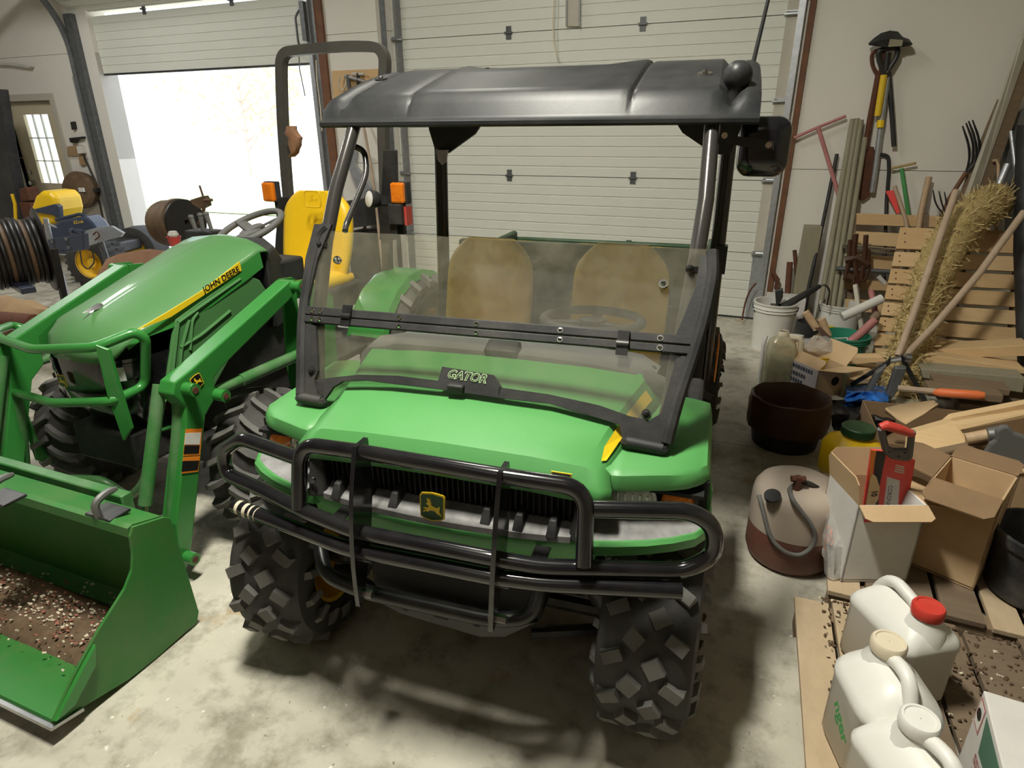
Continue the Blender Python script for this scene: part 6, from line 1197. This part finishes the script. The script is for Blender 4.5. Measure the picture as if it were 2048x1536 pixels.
b = MB(); b.tube([sw_(x, y, .012) for x, y in ((1756, 850), (1768, 846), (1798, 855), (1822, 864))], [.012, .016, .016, .012], 10); part('saw_grip', b, 'red_plastic', hd_)
for x, y in ((1772, 896), (1791, 905), (1804, 898)): b = MB(); b.disc(sw_(x, y, .021), sn, .004, .003, 8); part('handle_screw', b, 'black_steel', hd_)
# plastic bag and orange twine beside the carton
b = MB(); rr = []
for j, (x, y, Y) in enumerate(((1672, 1120, 2.1), (1668, 1080, 2.14), (1672, 1040, 2.2), (1680, 1000, 2.27), (1684, 970, 2.33), (1683, 950, 2.38))):
    q = W.w(x, y, Y); q.z = max(q.z, .125) if j else .122; r_ = (.035, .04, .04, .035, .022, .012)[j]; rr.append([q+V((r_*math.cos(i*.785)*rnd.uniform(.7, 1.1), r_*1.3*math.sin(i*.785)*rnd.uniform(.7, 1.1), rnd.uniform(-.008, .008))) for i in range(8)])
b.loft(rr); solo('clear_bag', b, 'film', 'upright clear plastic bag between steel cylinder and white carton', 'bag', smooth=0)
o = thing('orange_twine', 'tangle of orange twine beside the steel cylinder', 'twine', W.z(1662, 1100, .12))
for i in range(6):
    P = [W.w(1662+rnd.gauss(0, 6), 1020+14*k+rnd.gauss(0, 10), 2.25-.02*k) for k in range(6)]; b = MB(); b.tube(fil(P, .03, 3), .0025, 4); part('twine_strand', b, 'orange_plastic', o)
# other open cartons
A = W.z(1845, 1120, .118)+V((0, .10, 0)); o, _ = carton('brown_open_carton', 'brown open carton half hidden behind the white carton', A-V((.05, 0, 0)), (1, .1, 0), (-.1, 1, 0), .16, .2, .24, 'cardboard_dark', 'cardboard', (('f', .10, 70), ('r', .08, 60)))
P = W.z(1946, 1181, .118); ex = V((.42, .9, 0)).normalized(); ey = V((-.9, .42, 0)).normalized(); ht2 = W.on(1996, 1000, P, V((0, 1, 0))).z-.118
o, _ = carton('tall_brown_carton', 'tall brown open carton left of the black pot, corner facing out', P, ex, ey, .22, .20, min(.36, ht2), 'cardboard', 'cardboard_dark', (('b', .12, 80), ('l', .13, 100), ('r', .11, 85)))
P = W.z(2010, 1085, .118)+V((.05, .2, 0)); carton('far_right_carton', 'brown open carton at right edge behind the black pot', P, (1, .3, 0), (-.3, 1, 0), .3, .3, .22, 'cardboard', 'cardboard', (('f', .1, 100), ('l', .1, 80)))
# pot
c = W.z(2052, 1190, .118)+V((.02, .02, 0)); o = thing('black_pot', 'black plastic nursery pot at the right edge on the pallet deck', 'pot', c); b = MB(); b.lathe([(.001, 0), (.125, 0), (.135, .01), (.150, .20), (.160, .20), (.162, .235), (.148, .237), (.142, .20), (.122, .015), (.001, .015)], 36, Mx.Translation(c)); part('pot_body', b, 'pot_black', o, smooth=40)
# ---- jugs
def jug(name, label, c, yaw, L_, wd_, hs, hc, capm, capoff, capr=.036, capped=True, group=None, round_=False):
    o = thing(name, label, 'jug', c, 0, group); Rz = Mx.Rotation(R(yaw), 3, 'Z'); r_ = .06 if round_ else .03; b = MB()
    b.loft(rr_rings(c, ((L_*.92, wd_*.9, 0), (L_, wd_, .012), (L_, wd_, hs*.86), (L_*1.02, wd_*1.02, hs*.88), (L_*1.02, wd_*1.02, hs*.96), (L_*.95, wd_*.92, hs+.01), (L_*.82, wd_*.60, hs+(hc-hs)*.35), (L_*.62, wd_*.36, hs+(hc-hs)*.55), (L_*.5, wd_*.25, hs+(hc-hs)*.58)), yaw, r_)); body = part('jug_body', b, 'white_plastic', o, smooth=50)
    q = c+Rz @ V((capoff, 0, 0)); b = MB(); b.lathe([(.06, hs-.01), (.05, hs+(hc-hs)*.4), (capr*.92, hc-.035), (capr*.92, hc-.005)], 20, Mx.Translation(q)); part('jug_neck', b, 'white_plastic', o)
    b = MB(); b.lathe([(capr*1.06, hc-.032), (capr*1.1, hc-.026), (capr*1.1, hc-.006), (capr, hc), (capr*.86, hc), (capr*.82, hc-.003), (.001, hc-.003)], 24, Mx.Translation(q)); part('jug_cap', b, capm, o, smooth=40)
    b = MB(); s = 1 if capoff >= 0 else -1; rs = fil([c+Rz @ V((x*s, 0, z)) for x, z in ((-L_*.45, hs*.80), (-L_*.44, hs+.02), (-L_*.26, hc-.012), (abs(capoff)*.45, hc-.03), (abs(capoff)-.01, hs+.03))], .04, 5); b.tube(rs, .017, 10); part('jug_handle', b, 'white_plastic', o, smooth=60)
    b = MB()
    for sd in (() if round_ else (1,)): b.slab([c+Rz @ V((x, sd*(wd_/2+.0005), z)) for x, z in ((-L_*.38, hs*.12), (L_*.38, hs*.12), (L_*.38, hs*.78), (-L_*.38, hs*.78))], Rz @ V((0, sd*.0015, 0)))
    if b.v: part('side_panel', b, 'white_plastic', body, smooth=0)
    return o
zb = .118
LT, RT = W.z(1735, 1170, .33), W.z(1893, 1298, .33); cc = (LT+RT)/2; cc.z = zb
jug('white_jug', 'large white jug with bright red cap on the pallet deck', cc, -58, .24, .17, .205, .30, 'red_plastic', .062)
cq = W.z(1778, 1287, zb+.32); cq = V((cq.x+.31*.04, cq.y-.95*.04, zb)); j2 = jug('white_jug', 'white jug with cream cap and green lettering, left of the pair in front', cq, -72, .22, .19, .22, .33, 'cream_plastic', -.04, round_=True)
dx = V((-.5, -.86, 0)).normalized(); p0 = W.on(1672, 1405, cq+V((-.095, -.06, 0)), (-.93, -.36, 0)); e = V((.36, -.93, 0)).normalized()
tg = words('nger', p0+V((-.004, -.002, 0)), (e*.75+V((0, 0, -.66))), V((0, 0, 1))*.8+e*.4, .05, bold=.0015); part('lettering', tg, 'green_steel', j2, smooth=0)
cq = W.z(1840, 1442, zb+.30); cq = V((cq.x+.5*.035, cq.y-.86*.035, zb)); jug('white_jug', 'white jug with white ribbed cap nearest the bottom edge', cq, -60, .23, .18, .20, .31, 'white_plastic', -.035)
# ---- white printed box at the lower right
zt_ = zb+.27; a = W.z(1967, 1380, zt_); bq = W.z(2006, 1536, zt_); d1 = (bq-a).normalized(); d2 = V((-d1.y, d1.x, 0)); d2 = d2 if d2.x > 0 else -d2
L1 = .30; o = thing('printed_white_box', 'white box with green panel and pink print at the lower right corner', 'box', V((a.x, a.y, zb))); b = MB(); b.hexa([V((p.x, p.y, z)) for z in (zb, zt_) for p in (a, a+d1*L1, a+d1*L1+d2*.4, a+d2*.4)]); part('box_body', b, 'cardboard_white', o, smooth=0, bevel=.003)
def fp(s, z): return a+d1*L1*s+V((0, 0, z-zt_))-d2*.0006
def fpoly(nm, pts, mt, k=0): b = MB(); b.slab([fp(s, zt_-z)-d2*.0004*k for s, z in pts], -d2*.0005); part(nm, b, mt, o, smooth=0)
fpoly('green_panel', ((.22, .015), (.98, .015), (.98, .07), (.30, .10)), 'panel_green'); fpoly('pink_border', ((.03, .012), (.18, .012), (.18, .085), (.03, .085)), 'pink_steel'); fpoly('white_field', ((.045, .018), (.165, .018), (.165, .079), (.045, .079)), 'decal_white', 1)
b = MB(); b.disc(fp(.10, zt_-.045)-d2*.002, d2, .014, .001, 16); part('black_dot', b, 'decal_black', o)
t = words('SSX', fp(.26, zt_-.135), d1, (0, 0, 1), .035, bold=.0008); t = words('C', fp(.27, zt_-.175), d1, (0, 0, 1), .04, bold=.0008, mb=t); part('lettering', t, 'pink_steel', o, smooth=0)
# ---- sheets, wood and shovel behind the cartons
b = MB(); rows = []
for j in range(8): rows.append([W.z(1690+11*i+rnd.uniform(-3, 3), 772+6*j+rnd.uniform(-2, 2), .02+.05*rnd.random()+(.05 if 1 < j < 6 else 0)) for i in range(9)])
b.grid(rows); so = solo('blue_bag', b, 'blue_plastic', 'crumpled blue plastic bag lying left of the digger blades', 'bag', smooth=0)
b = MB(); rows = []
for j in range(7): rows.append([W.z(1648+15*i+rnd.uniform(-3, 3)+j*3, 800+10*j+rnd.uniform(-2, 2), .01+.05*rnd.random()+(.05 if 1 < j < 5 else 0)) for i in range(10)])
b.grid(rows); solo('black_bag', b, 'bin_black', 'black plastic bag spread behind the yellow tank', 'bag', smooth=0)
A = V((.66, 3.2, 0)); o, _ = carton('low_brown_carton', 'wide low brown carton with a raised torn flap behind the wood pieces', A, (1, .06, 0), (-.06, 1, 0), 1.0, .55, .17, 'cardboard_dark', 'cardboard_dark', ())
b = MB(); up = [W.w(x, y, 3.45) for x, y in ((1772, 815), (1800, 808), (1830, 805), (1868, 800), (1875, 806))]; lo = [W.w(x, y, 3.22) for x, y in ((1772, 815), (1795, 838), (1812, 848), (1845, 828), (1875, 806))]; md = [(p+q)/2+V((0, 0, -.02)) for p, q in zip(up, lo)]
b.grid([up, md, lo]); fl_ = part('torn_flap', b, 'cardboard', o, smooth=60); s_ = fl_.modifiers.new('s', 'SOLIDIFY'); s_.thickness = .006
def plank(name, label, pts, t, mt): b = MB(); b.slab([W.w(*q) for q in pts], t); return solo(name, b, mt, label, 'wood', smooth=0, bevel=.002)
plank('plywood_strip', 'upper pale plywood strip pointing right behind the grey shovel', ((1885, 851, 3.05), (1903, 836, 3.08), (2070, 804, 3.25), (2070, 818, 3.25), (1905, 848, 3.05)), (0, .05, -.0), 'pallet_wood_pale')
plank('plywood_strip', 'lower pale plywood strip under the upper strip at right', ((1900, 853, 3.0), (2070, 824, 3.2), (2070, 833, 3.2), (1920, 860, 3.0)), (0, .05, 0), 'pallet_wood_pale')
plank('wood_block', 'knotty pine block with taped end right of the red saw', ((1824, 866, 2.85), (1908, 842, 2.98), (1930, 872, 2.9), (1932, 887, 2.85), (1820, 908, 2.75)), (0, .10, -.03), 'pallet_wood_pale')
plank('wood_strip', 'dark tipped wood strip below the knotty pine block', ((1812, 914, 2.7), (1985, 880, 2.85), (1990, 887, 2.85), (1816, 924, 2.68)), (0, .08, -.02), 'old_wood')
plank('light_batten', 'pale batten under the grey shovel blade at right edge', ((1950, 946, 2.75), (2070, 938, 2.75), (2070, 946, 2.75), (1965, 953, 2.72)), (0, .05, 0), 'pallet_wood_pale')
o = thing('grey_shovel', 'grey rounded shovel with short wooden handle at right edge', 'shovel', W.w(2010, 900, 2.8)-V((0, 0, .12))); b = MB(); b.tube(WP_([(1932, 878, 2.82), (1985, 868, 2.82)]), .024, 10); part('handle', b, 'handle_wood', o); b = MB(); b.tube(WP_([(1975, 869, 2.8), (2000, 868, 2.8)]), [.028, .034], 10); part('ferrule', b, 'sheet_metal', o)
b = MB(); b.slab([W.w(x, y, 2.76) for x, y in ((1992, 862), (2005, 853), (2018, 853), (2030, 866), (2048, 872), (2080, 885), (2080, 940), (2000, 944), (1975, 938), (1970, 905), (1980, 888), (1990, 880))], (0, .03, 0)); part('blade', b, 'dash_grey', o, smooth=0, bevel=.012)
b = MB(); b.slab([W.w(x, y, 2.6) for x, y in ((1880, 925), (1895, 917), (1900, 922), (1886, 930))], (0, .003, -.002)); solo('paper_tag', b, 'decal_white', 'tiny white paper tag lying below the wood strip', 'paper', smooth=0)
b = MB(); b.box((1.15, 2.95, .09), (1.0, .36, .18)); b.box((1.3, 2.88, .22), (.7, .2, .06)); solo('black_crate', b, 'bin_black', 'long black crate under the wood pieces at right', 'crate', smooth=0, bevel=.01)
b = MB(); c = W.w(2000, 965, 2.5); b.ball(V((c.x, c.y, .24)), .06, 12, (1, 1, .6)); solo('glass_jar', b, 'film', 'clear glass jar lying behind the tall brown carton', 'jar'); b = MB(); c = W.w(2030, 990, 2.45); b.tube([V((c.x-.04, c.y, .27)), V((c.x+.03, c.y-.01, .27))], .03, 12); solo('white_cup', b, 'white_plastic', 'white paper cup on its side at right edge beside glass jar', 'cup')
